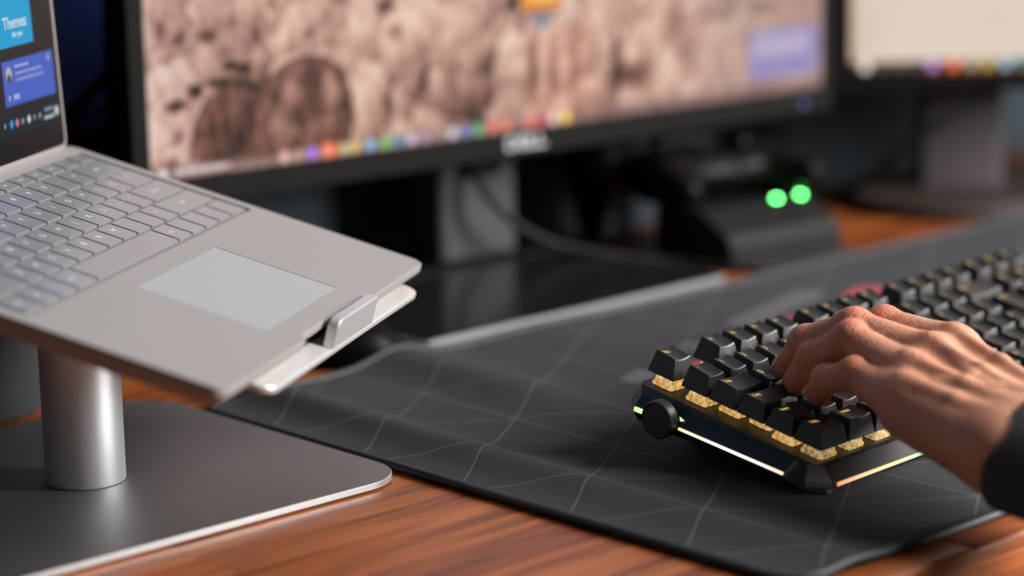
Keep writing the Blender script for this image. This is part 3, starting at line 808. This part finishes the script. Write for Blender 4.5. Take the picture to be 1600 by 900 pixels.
# light smoothing of the net
nbr = np.zeros_like(hv); cnt = np.zeros(len(hv))
for a_, b_ in ((0, 1), (1, 2), (2, 3), (3, 0)):
    np.add.at(nbr, hq[:, a_], hv[hq[:, b_]]); np.add.at(nbr, hq[:, b_], hv[hq[:, a_]]); np.add.at(cnt, hq[:, a_], 1); np.add.at(cnt, hq[:, b_], 1)
hv = 0.5*hv+0.5*nbr/np.maximum(cnt, 1)[:, None]
hm = big_mesh(hv*mm, hq, 'hand')
red = np.zeros(len(hv)); crease = np.zeros(len(hv))
for k in 'prmi':
    for q_, s_ in ((1, 9.0), (3, 8.0), (0, 10.0), (2, 6.0)):
        d = np.linalg.norm(hv-J[k][q_], axis=1); red = np.maximum(red, np.exp(-(np.maximum(d-RAD[k][q_]*0.9, 0)/s_*1.7)**2)*(1.0 if q_ in (1, 3) else 0.55))
    ax = J[k][2]-J[k][0]; ax /= np.linalg.norm(ax)
    for q_, s_ in ((1, 7.0), (2, 4.0)):
        al_ = (hv-J[k][q_])@ax; d = np.linalg.norm(hv-J[k][q_], axis=1)
        wgt = np.exp(-(al_/s_)**2)*(d < RAD[k][q_]*1.7)*(hv[:, 2] > J[k][q_][2]-2)
        crease += wgt*np.sin(al_*2*np.pi/2.6+1.3*np.sin(hv[:, 0]*0.5))*0.5
for nm, ar in (('red', red), ('crease', crease)):
    at = hm.attributes.new(nm, 'FLOAT', 'POINT'); at.data.foreach_set('value', ar.astype(np.float32))
person = empty('person', (0.138, -0.030, 0.046), 'left hand in a charcoal ribbed sleeve, fingers curled on the keyboard keys', 'person')
inv = Matrix.Translation((-0.138, 0.030, -0.046))
ho = obj('hand', hm, M['skin'], person); ho.matrix_local = inv
# nails
def nail(a, b, r, outv):
    t = (b-a)/np.linalg.norm(b-a); o = outv-t*(outv@t); o /= np.linalg.norm(o); s = np.cross(t, o)
    L, W = r*1.55, r*0.78; cen = b+t*(r*0.18); rings = []
    pts_t = np.linspace(-1, 1, 9); top_, bot_ = [], []
    for u_ in pts_t:
        w_ = W*math.sqrt(max(0.05, 1-abs(u_)**4))
        for q_ in np.linspace(-1, 1, 9):
            lat = q_*w_; hgt = math.sqrt(max(0.0, r*r-lat*lat))+0.35-0.5*max(0, u_)**2*r*0.35
            top_.append(cen+t*u_*L/2+s*lat+o*hgt); bot_.append(cen+t*u_*L/2+s*lat+o*(hgt-0.9))
    ids = np.arange(81).reshape(9, 9); qd = np.stack([ids[:-1, :-1], ids[1:, :-1], ids[1:, 1:], ids[:-1, 1:]], -1).reshape(-1, 4)
    rim_ = np.r_[ids[:, 0], ids[-1, 1:], ids[-2::-1, -1], ids[0, -2:0:-1]]
    sd = np.stack([rim_, np.r_[rim_[1:], rim_[:1]], np.r_[rim_[1:], rim_[:1]]+81, rim_+81], -1)
    return big_mesh(np.array(top_+bot_)*mm, np.r_[qd, (qd+81)[:, ::-1], sd], 'fingernail')
for k in 'prmi':
    j = J[k]; up2 = (j[2]-j[1])/np.linalg.norm(j[2]-j[1])-(j[3]-j[2])/np.linalg.norm(j[3]-j[2])
    no = obj('fingernail', nail(j[2], j[3], RAD[k][3], up2+V3(0, 0.2, 0.05)), M['nail'], person); no.matrix_local = inv
no = obj('fingernail', nail(TH[2], TH[3], 7.6, V3(0.4, 0, 0.9)), M['nail'], person); no.matrix_local = inv
# ribbed sleeve
rings = []; na_ = 360; aa = np.linspace(0, 2*np.pi, na_, endpoint=False); rib = 0.5*np.sin(aa*60)
prof = [(6, -2.5), (3.0, -2.0), (0.6, -0.3), (0.0, 1.2), (0.8, 2.6), (3, 3.2), (14, 3.0), (30, 3.0), (42, 3.6), (50, 6.0), (62, 8.0), (90, 9.0), (130, 12.0), (190, 15.0), (230, 16)]
for l_, e_ in prof:
    rb = rib*(0 if l_ > 55 else 1)
    wob = 0.8*np.sin(aa*3+l_*0.08)*(l_ > 45)
    c_ = FC+V3(-1, 0, -5)+FA*(l_-3.5); A_ = 34.0+e_; B_ = 24.5+e_
    rings.append((c_+np.outer((A_+rb+wob)*np.cos(aa), ex)+np.outer((B_+rb+wob)*np.sin(aa), ez))*mm)
v, f = loft(rings, False, True); sm = mesh_from(v, f, 'sleeve', smooth=True)
so = obj('sleeve', sm, M['knit'], person, label='charcoal ribbed knit sleeve cuff'); so.matrix_local = inv

# ================================================================== WIDE MONITOR
def screen_frame(bl, yaw, tilt=0):
    return Matrix.Translation(bl) @ Matrix.Rotation(math.radians(yaw), 4, 'Z') @ Matrix.Rotation(math.radians(-tilt), 4, 'X')
# local: x right, y away from viewer, z up, origin bottom left corner of the visible picture
def standing(me): me.transform(Matrix(((1, 0, 0, 0), (0, 0, -1, 0), (0, 1, 0, 0), (0, 0, 0, 1)))); return me   # xy plane -> xz plane facing -y
mon = empty('monitor', label='wide black monitor showing a rock landscape wallpaper and icon bar', cat='monitor', matrix=screen_frame((0.0787, 0.6137, 0.1085), -4.32))
W1, H1 = 0.597, 0.336
def frame_mesh(w, h, bl, bt, br, bb, depth):
    out = rrect(-bl, w+br, -bb, h+bt, 0.004, 4); inn = rrect(-0.0005, w+0.0005, -0.0005, h+0.0005, 0.0004, 4)
    O, I = np.array(out), np.array(inn)
    R_ = [np.c_[I, np.full(len(I), -0.003)], np.c_[I, np.full(len(I), 0.0008)], np.c_[offset_poly(O, -0.001), np.full(len(O), 0.0010)],
          np.c_[O, np.full(len(O), 0.0)], np.c_[O, np.full(len(O), -depth)], np.c_[offset_poly(O, -0.012), np.full(len(O), -depth-0.02)]]
    v, f = loft(R_, False, True); f = [tuple(reversed(q_)) for q_ in f]
    me = mesh_from(v, f, 'housing'); bm = bmesh.new(); bm.from_mesh(me); bmesh.ops.recalc_face_normals(bm, faces=bm.faces); bm.to_mesh(me); bm.free()
    return standing(smooth_by_angle(me, 35))
obj('housing', frame_mesh(W1, H1, 0.0135, 0.010, 0.0105, 0.0185, 0.020), M['bezel'], mon)
def rock_pic(s, t):
    n1 = vnoise(s, t, 1, 22); n2 = vnoise(s+300, t, 2, 9); n3 = vnoise(s, t+90, 4, 5); n4 = vnoise(s*1.6, t*0.55, 9, 6)
    # boulders: nearest of random points with a warped outline, lit from upper left
    ws = s+6*(n2-0.5)+4*(n3-0.5); wt = t+6*(vnoise(s, t, 6, 9)-0.5); sh = np.zeros(len(s)); dark = np.ones(len(s))
    for cnt_, wgt, gap in ((150, 0.75, 5.0), (520, 0.5, 3.0)):
        r = np.random.default_rng(11+cnt_); px_ = r.random(cnt_)*620-10; py_ = r.random(cnt_)*360-10; rad = math.sqrt(600*340/cnt_)
        d1 = np.full(len(s), 1e9); d2 = d1.copy(); cid = np.zeros(len(s), int)
        for k in range(cnt_):
            d = (ws-px_[k])**2+((wt-py_[k])/1.4)**2
            m = d < d1; d2 = np.where(m, d1, np.minimum(d2, d)); cid = np.where(m, k, cid); d1 = np.where(m, d, d1)
        e_ = np.clip((np.sqrt(d2)-np.sqrt(d1))/gap, 0, 1); dark *= 0.70+0.30*e_
        sh += wgt*((r.random(cnt_)[cid]-0.5)*0.8+0.5*(t-py_[cid])/rad-0.35*(s-px_[cid])/rad)
    V = 0.74+0.44*sh+0.16*(n1-0.5)+0.24*(n4-0.5); V = V*(0.35+0.65*dark)+0.09
    V -= 0.06*np.clip((90-s)/60, 0, 1)
    poly = np.array([(46, 62), (63, 61), (82, 56), (95, 60), (105, 67), (121, 71), (137, 68), (153, 58), (157, 43), (158, 22), (154, 6), (125, 5), (83, 5), (50, 6), (28, 10), (33, 33), (43, 51)], float)
    ins = np.zeros(len(s), bool); k2 = len(poly)-1
    for k in range(len(poly)):
        (xa, ya_), (xb, yb) = poly[k], poly[k2]
        c_ = ((ya_ > t) != (yb > t)) & (s < (xb-xa)*(t-ya_)/(yb-ya_+1e-9)+xa); ins ^= c_; k2 = k
    V = np.where(ins, 0.22+0.50*(V-0.6)+0.14*(n4-0.5), V)
    low = rect(s, t, 157, 300, -5, 62, 12); V -= 0.20*low
    def blob(cs, ct, rx, ry, dv, grad=0.0, soft=0.7):
        nonlocal V
        m = disc(s, t, cs, ct, rx, ry, soft); V = V+m*(dv+grad*(t-ct)/ry-0.5*grad*(s-cs)/rx)
    for a_ in ((110, 46, 9, 16, .20, .10), (141, 43, 8, 18, .34, .05), (118, 61, 12, 6, .10, 0), (47, 54, 6, 5, .34, 0), (97, 28, 9, 14, .12, .05), (55, 26, 13, 10, -.08, 0), (128, 22, 12, 13, .14, .06), (70, 46, 9, 9, .04, 0),
               (176, 42, 15, 22, .10, .22), (204, 36, 14, 22, .08, .22), (230, 42, 11, 20, .10, .2), (258, 40, 18, 18, .12, .2), (291, 60, 12, 10, .18, .1), (250, 78, 28, 18, .12, .06), (300, 40, 14, 12, .08, .15),
               (7, 22, 15, 20, .10, 0), (24, 32, 8, 14, .12, 0), (221, 90, 20, 18, .16, 0), (96, 80, 12, 12, .18, 0), (165, 86, 20, 14, .14, 0), (85, 72, 8, 8, .2, 0)): blob(*a_)
    for a_ in ((47, 90, 9, 7, -.5), (26, 89, 4, 9, -.35), (12, 96, 4, 8, -.4), (63, 69, 8, 4, -.6), (73, 66, 7, 4.5, -.55), (20, 47, 11, 6, -.75), (36, 55, 9, 6.5, -.7), (77, 34, 4, 22, -.30), (70, 18, 7, 11, -.25), (122, 60, 4, 10, -.2), (22, 26, 4, 7, -.4),
               (190, 96, 12, 9, -.6), (194, 80, 9, 9, -.45), (157, 28, 5, 20, -.45), (188, 24, 5, 20, -.4), (219, 40, 4, 20, -.45), (84, 86, 3.5, 9, -.3), (97, 106, 6, 6, -.4), (124, 84, 6, 4, -.3), (245, 50, 3.5, 16, -.3), (276, 28, 5, 14, -.35), (14, 10, 9, 7, -.45), (66, 96, 3, 10, -.25), (140, 96, 4, 8, -.2),
               (313, 44, 6, 36, -.35), (331, 44, 6, 36, -.3), (348, 40, 5, 34, -.25), (402, 28, 26, 16, -.6), (390, 46, 6, 20, -.5), (417, 46, 5, 16, -.35), (297, 90, 12, 9, -.55), (303, 74, 7, 10, -.4), (536, 66, 20, 8, -.5), (450, 60, 8, 30, -.12), (490, 40, 6, 30, -.12)): blob(*a_)
    for a_ in ((322, 40, 4, 30, .10), (363, 40, 10, 34, .14), (404, 56, 6, 14, .2)): blob(*a_)
    V = np.clip(V, 0, 1)
    stops = np.array([0, .18, .36, .56, .78, 1.0]); cols = np.array([srgb(24, 18, 17), srgb(62, 40, 33), srgb(112, 74, 60), srgb(164, 122, 108), srgb(208, 166, 148), srgb(238, 206, 186)])
    C = np.stack([np.interp(V, stops, cols[:, i]) for i in range(3)], -1)
    cool = np.clip((110-s)/90, 0, 1)*np.clip((V-0.3)*2, 0, 1)*0.35; C = C*(1-cool[:, None])+C*np.array([0.86, 0.93, 1.12])*cool[:, None]
    warm = rect(s, t, 300, 380, -5, 75, 10)*0.6+ins*0.35; C = C*(1-warm[:, None])+C*np.array([1.08, 0.90, 0.80])*warm[:, None]
    right = np.clip((s-430)/60, 0, 1)*0.5; C = C*(1-right[:, None])+np.array(srgb(176, 146, 138))*right[:, None]
    # hot air balloon low on the sky line
    put(C, rect(s, t, 302, 342, 82, 110, 3), srgb(240, 150, 50)); put(C, rect(s, t, 310, 334, 88, 110, 3), srgb(255, 205, 90)); put(C, rect(s, t, 305, 340, 79, 84, 2), srgb(120, 40, 36)); put(C, disc(s, t, 322, 75, 12, 6), srgb(140, 140, 150))
    # lavender made up for the unseen upper sky, meant to tint the laptop keys
    put(C, np.clip((t-150)/90, 0, 1), srgb(150, 128, 200))
    # notification box and task bar
    put(C, rect(s, t, 520, 594, 11, 50, 2), srgb(152, 142, 192)); put(C, rect(s, t, 522, 586, 26, 47, 6)*.8, srgb(196, 184, 208))
    put(C, rect(s, t, -5, 600, -2, 8.5)*.7, srgb(128, 100, 98))
    put(C, rect(s, t, 18, 60, 2, 6.5)*(0.4+0.6*(np.sin(s*1.9) > -0.2)), srgb(235, 220, 220)); put(C, disc(s, t, 9, 4.5, 3.2), srgb(250, 245, 245))
    put(C, rect(s, t, 131, 144, -1, 10), srgb(240, 110, 50))
    for cs, col, k in ((102, (235, 190, 175), 1), (113, (215, 175, 160), .8), (124, (165, 115, 235), 1.2), (137, (250, 160, 130), 1), (150, (205, 200, 150), 1), (159, (225, 200, 110), 1), (171, (130, 190, 225), 1.1), (184, (70, 190, 85), 1.2),
                       (195, (50, 140, 180), 1), (206, (215, 195, 225), 1), (218, (190, 150, 175), 1), (231, (180, 150, 140), .9), (241, (220, 215, 230), 1), (253, (95, 130, 195), 1.2), (264, (90, 190, 130), 1.1), (276, (240, 110, 90), 1.2),
                       (288, (240, 140, 110), 1.1), (309, (235, 110, 100), 1.2), (320, (190, 40, 60), 1.2), (331, (240, 205, 195), 1.2), (342, (240, 205, 70), 1.4)):
        put(C, disc(s, t, cs, 4.5, 4.2, 4.2), np.array(srgb(*col))*k*1.15)
    return C
ts1 = np.r_[np.linspace(0, 0.012, 14), np.linspace(0.012, 0.130, 90)[1:], np.linspace(0.130, H1, 50)[1:]]
sc1 = picture_mesh(W1, H1, 480, ts1, rock_pic, 'display'); standing(sc1)
obj('display', sc1, attr_screen('monitor_display', 0.92), mon, loc=(0, 0.0005, 0))
lg = standing(text_mesh('DELL', 0.0125, 0.0002, offset=0.0004)); lg.transform(Matrix.Diagonal((1.3, 1, 1, 1)))
obj('logo', lg, M['logo'], mon, loc=(0.3035, -0.0016, -0.0090))
obj('power_light', standing(lathe([(0.0012, 0), (0.0012, 0.0008)], 12)), M['ledblue'], mon, loc=(0.5770, -0.0012, -0.0115))
ctr = W1/2
col1 = slab(rrect(-0.036, 0.036, -0.021, 0.021, 0.008, 5), -0.0975, 0.19, 0.002)
co = obj('stand_column', col1, M['standgrey'], mon, loc=(ctr-0.002, 0.066, 0))
obj('cable_tunnel', standing(slab(rrect(-0.019, 0.019, -0.016, 0.016, 0.014, 6), 0.0, 0.006, 0.001)), M['bezel2'], co, loc=(0.002, -0.0212, -0.022))
obj('stand_base', slab(rrect(-0.105, 0.105, -0.030, 0.030, 0.012, 6), -0.1082, -0.0985, 0.0015), M['bezel2'], mon, loc=(ctr, 0.066, 0))
obj('mount_block', box(ctr-0.05, ctr+0.05, 0.038, 0.056, 0.08, 0.18, 0.002), M['bezel2'], mon)

# ================================================================== SECOND MONITOR (angled, at right)
mon2 = empty('monitor', label='angled black monitor at the right edge showing a pale beige page', cat='monitor', matrix=screen_frame((0.7175, 0.5770, 0.1130), -41.6))
obj('housing', frame_mesh(W1, H1, 0.0165, 0.010, 0.0165, 0.0150, 0.020), M['bezel'], mon2)
def page_pic(s, t):
    C = np.tile(np.array(srgb(228, 211, 195)), (len(s), 1)); C *= (0.93+0.14*vnoise(s, t, 8, 40))[:, None]
    put(C, np.clip((9-s)/9, 0, 1)*0.7, srgb(206, 160, 120))
    put(C, rect(s, t, -5, 600, -2, 9), srgb(40, 30, 27))
    put(C, rect(s, t, 58, 600, -2, 2), srgb(150, 66, 30))
    for cs, col, k in ((12, (240, 228, 212), 1.3), (26, (110, 95, 88), 1), (39, (120, 105, 95), 1), (51, (110, 95, 88), 1), (65, (205, 150, 225), 1.2), (81, (255, 120, 80), 1.5), (95, (215, 190, 160), 1), (108, (225, 190, 100), 1.1), (122, (160, 210, 225), 1.2), (136, (90, 170, 160), 1), (150, (220, 120, 120), 1)):
        put(C, disc(s, t, cs, 5.5, 4.6), np.array(srgb(*col))*k)
    return C
sc2 = picture_mesh(W1, H1, 360, np.r_[np.linspace(0, 0.014, 16), np.linspace(0.014, H1, 60)[1:]], page_pic, 'display'); standing(sc2)
obj('display', sc2, attr_screen('monitor_two_display', 0.95), mon2, loc=(0, 0.0005, 0))
# its stand, set back under the panel
S2 = mon2.matrix_world.inverted()
c2 = S2 @ Vector((0.815, 0.555, 0))
obj('stand_column', slab(rrect(-0.034, 0.034, -0.016, 0.016, 0.006, 4), -0.112+0.012, 0.17, 0.002), M['mauve'], mon2, loc=(c2.x+0.008, c2.y+0.005, 0))
obj('stand_base', lathe([(0.084, -0.1127), (0.088, -0.1110), (0.088, -0.1040), (0.084, -0.1005), (0.03, -0.0985)], 56), M['brown'], mon2, loc=(c2.x, c2.y, 0), label='round dark brown stand base')
obj('mount_block', box(-0.04, 0.04, -0.035, 0.0, 0.08, 0.17, 0.002), M['bezel2'], mon2, loc=(c2.x+0.008, c2.y, 0))

# ================================================================== THINGS UNDER AND BEHIND THE MONITORS
tab = empty('tablet', (0.180, 0.4685, 0), 'slim slab with glossy black top and silver front edge below the wide monitor', 'tablet')
obj('body', slab(rrect(0, 0.279, 0, 0.150, 0.006, 5), 0.0004, 0.0086, 0.0010), M['silver'], tab)
obj('glass', slab(rrect(0.0025, 0.2765, 0.0030, 0.1475, 0.004, 5), 0.0085, 0.0090, 0.0002), M['gloss'], tab)

can = empty('canister', (-0.090, 0.572, 0), 'dark grey cylindrical canister behind the laptop stand at the left edge', 'canister')
obj('body', lathe([(0.0440, 0.0002), (0.0460, 0.002), (0.0465, 0.01), (0.0465, 0.118)], 56), M['canister'], can)
obj('lid', lathe([(0.0465, 0.1185), (0.0472, 0.120), (0.0472, 0.128), (0.045, 0.131), (0.001, 0.132)], 56), M['bezel'], can)

# mouse behind the mat's far edge
mouse = empty('computer_mouse', (0.128, 0.520, 0), 'low black computer mouse half hidden under the laptop tray corner', 'mouse')
Fm = Field((-36, -62, -2), (36, 62, 42), 2.0)
g = smin(Fm.ell((0, -6, 8), (31, 54, 27)), Fm.ell((0, 16, 6), (28, 42, 18)), 8); g = np.maximum(g, 1.0-Fm.Z)
mb = Fm.mesh(g, mm, 'body'); obj('body', mb, M['blackplastic'], mouse, rot=(0, 0, 0.5))
wh = lathe([(0.004, -0.003), (0.009, -0.0025), (0.009, 0.0025), (0.004, 0.003)], 24); wh.transform(Matrix.Rotation(math.pi/2, 4, 'Y'))
obj('scroll_wheel', wh, M['knob'], mouse, loc=(-0.016, 0.028, 0.0215), rot=(0, 0, 0.5))

# charging dock with two controllers
dk_m = Matrix.Translation((0.560, 0.540, 0)) @ Matrix.Rotation(math.radians(-6), 4, 'Z')
dock = empty('charging_dock', label='black wedge shaped controller charging dock with two green lights', cat='charging dock', matrix=dk_m)
side = [(-0.042, 0.001), (0.045, 0.001), (0.045, 0.034), (0.030, 0.0390), (-0.008, 0.0380), (-0.036, 0.024), (-0.042, 0.016)]
dm = slab(list(side), -0.055, 0.055, 0.003, nb=2)
dm.transform(Matrix(((0, 0, 1, 0), (1, 0, 0, 0), (0, 1, 0, 0), (0, 0, 0, 1))))
obj('body', dm, M['dock'], dock)
for lx in (0.021, 0.045):
    l_ = lathe([(0.0022, 0), (0.0024, 0.0008), (0.0016, 0.0016), (0.0002, 0.0019)], 16)
    obj('status_light', l_, M['ledgr'], dock, loc=(lx, -0.0065, 0.0378), rot=(math.radians(8), 0, 0), label='green status light')
for sx in (-0.028, 0.028): obj('cradle_ridge', box(sx-0.019, sx+0.019, 0.034, 0.040, 0.033, 0.044, 0.002), M['bezel2'], dock)
Fc = Field((-88, -60, -32), (88, 60, 34), 2.2)
g = smin(Fc.ell((0, 8, 0), (56, 34, 21)), Fc.ell((-46, 10, 0), (30, 32, 20)), 14); g = smin(g, Fc.ell((46, 10, 0), (30, 32, 20)), 14)
for sx in (-1, 1):
    g = smin(g, Fc.cone((sx*50, 4, 0), (sx*64, -46, -4), 20, 12), 12); g = smin(g, Fc.cone((sx*38, 34, -6), (sx*58, 28, -8), 10, 9), 6)
ctl_me = Fc.mesh(g, mm, 'body')
stick_me = lathe([(0.011, 0.014), (0.0125, 0.0185), (0.008, 0.0195), (0.006, 0.026), (0.0088, 0.028), (0.0092, 0.0305), (0.006, 0.0300), (0.001, 0.0293)], 24)
btn_me = lathe([(0.0050, 0.015), (0.0050, 0.0205), (0.0040, 0.0218), (0.0005, 0.0222)], 16)
dp = slab([(-0.004, -0.011), (0.004, -0.011), (0.004, -0.004), (0.011, -0.004), (0.011, 0.004), (0.004, 0.004), (0.004, 0.011), (-0.004, 0.011), (-0.004, 0.004), (-0.011, 0.004), (-0.011, -0.004), (-0.004, -0.004)], 0.012, 0.0215, 0.0006)
def controller(label, mtx):
    c = empty('game_controller', label=label, cat='controller', matrix=mtx, group='controllers by the charging dock')
    obj('body', ctl_me, M['blackplastic'], c)
    for sx, sy in ((-0.040, 0.018), (0.024, -0.008)): obj('thumbstick', stick_me, M['blackplastic'], c, loc=(sx, sy, 0))
    obj('direction_pad', dp, M['blackplastic'], c, loc=(-0.022, -0.008, 0))
    for bx, by in ((0.045, 0.030), (0.045, 0.006), (0.033, 0.018), (0.057, 0.018)): obj('button', btn_me, M['blackplastic'], c, loc=(bx, by, -0.0015))
    for sx in (-0.009, 0.009): obj('menu_button', btn_me, M['blackplastic'], c, loc=(sx, 0.018, -0.001)).scale = (0.5, 0.5, 1)
    obj('home_button', btn_me, M['ledgr2'] if 'propped' in label else M['knob'], c, loc=(0, 0.032, -0.0035))
    return c
controller('black game controller propped upright against the wall, left behind the charging dock', Matrix.Translation((0.575, 0.662, 0.0585)) @ Matrix.Rotation(math.radians(-6), 4, 'Z') @ Matrix.Rotation(math.radians(70), 4, 'X'))
controller('black game controller lying on top of the charging dock', Matrix.Translation((0.553, 0.572, 0.0590)) @ Matrix.Rotation(math.radians(-6), 4, 'Z') @ Matrix.Scale(0.92, 4))

# cables
cb = obj('cable', tube(spline([(0.366, 0.630, 0.078), (0.372, 0.614, 0.054), (0.396, 0.604, 0.031), (0.430, 0.588, 0.0150), (0.480, 0.545, 0.0038), (0.50, 0.492, 0.0035), (0.520, 0.480, 0.0035), (0.600, 0.474, 0.0035)]), 0.0032, 10, name='cable'), M['greycable'], label='dark grey cable sagging from the monitor stand to the desk', cat='cable')
cb = obj('cable', tube(spline([(0.742, 0.640, 0.004), (0.718, 0.590, 0.012), (0.737, 0.556, 0.042), (0.760, 0.535, 0.066), (0.800, 0.520, 0.086), (0.830, 0.515, 0.110), (0.84, 0.56, 0.16)]), 0.0040, 10, name='cable'), M['cable'], label='black cable arching up behind the angled monitor', cat='cable')

# microphone on a boom arm, far left behind the laptop lid
mic = empty('microphone', (0.045, 0.672, 0), 'black microphone on a slanted boom arm behind the laptop lid', 'microphone')
MI = Matrix.Translation((-0.045, -0.672, 0))
def mp(name, me, m, at=None):
    o_ = obj(name, me, m, mic); o_.matrix_local = MI if at is None else MI @ Matrix.Translation(at); return o_
mp('boom_arm', tube([V3(0.058, 0.683, 0.141), V3(0.125, 0.676, 0.196)], 0.0048, 12), M['bezel2'])
mp('lower_arm', tube([V3(0.058, 0.683, 0.141), V3(0.045, 0.672, 0.020)], 0.0048, 12), M['bezel2'])
mp('clamp_base', box(0.020, 0.070, 0.655, 0.690, 0.0002, 0.022, 0.003), M['bezel2'])
bm_ = lathe([(0.009, -0.036), (0.014, -0.033), (0.016, -0.01), (0.0165, 0.008), (0.0165, 0.022), (0.013, 0.031), (0.003, 0.035)], 32)
bm_.transform(Matrix.Translation((0.098, 0.680, 0.136)) @ Matrix.Rotation(math.radians(75), 4, 'Y')); mp('capsule_body', bm_, M['blackplastic'])
ball = lathe([(0.0002, -0.003), (0.002, -0.0023), (0.003, 0), (0.002, 0.0023), (0.0002, 0.003)], 16)
mp('purple_glint', ball, M['glintpurple'], (0.072, 0.672, 0.134)); mp('purple_glint', ball, M['glintpurple'], (0.101, 0.668, 0.180))  # small glowing balls stand in for purple glints on the arm
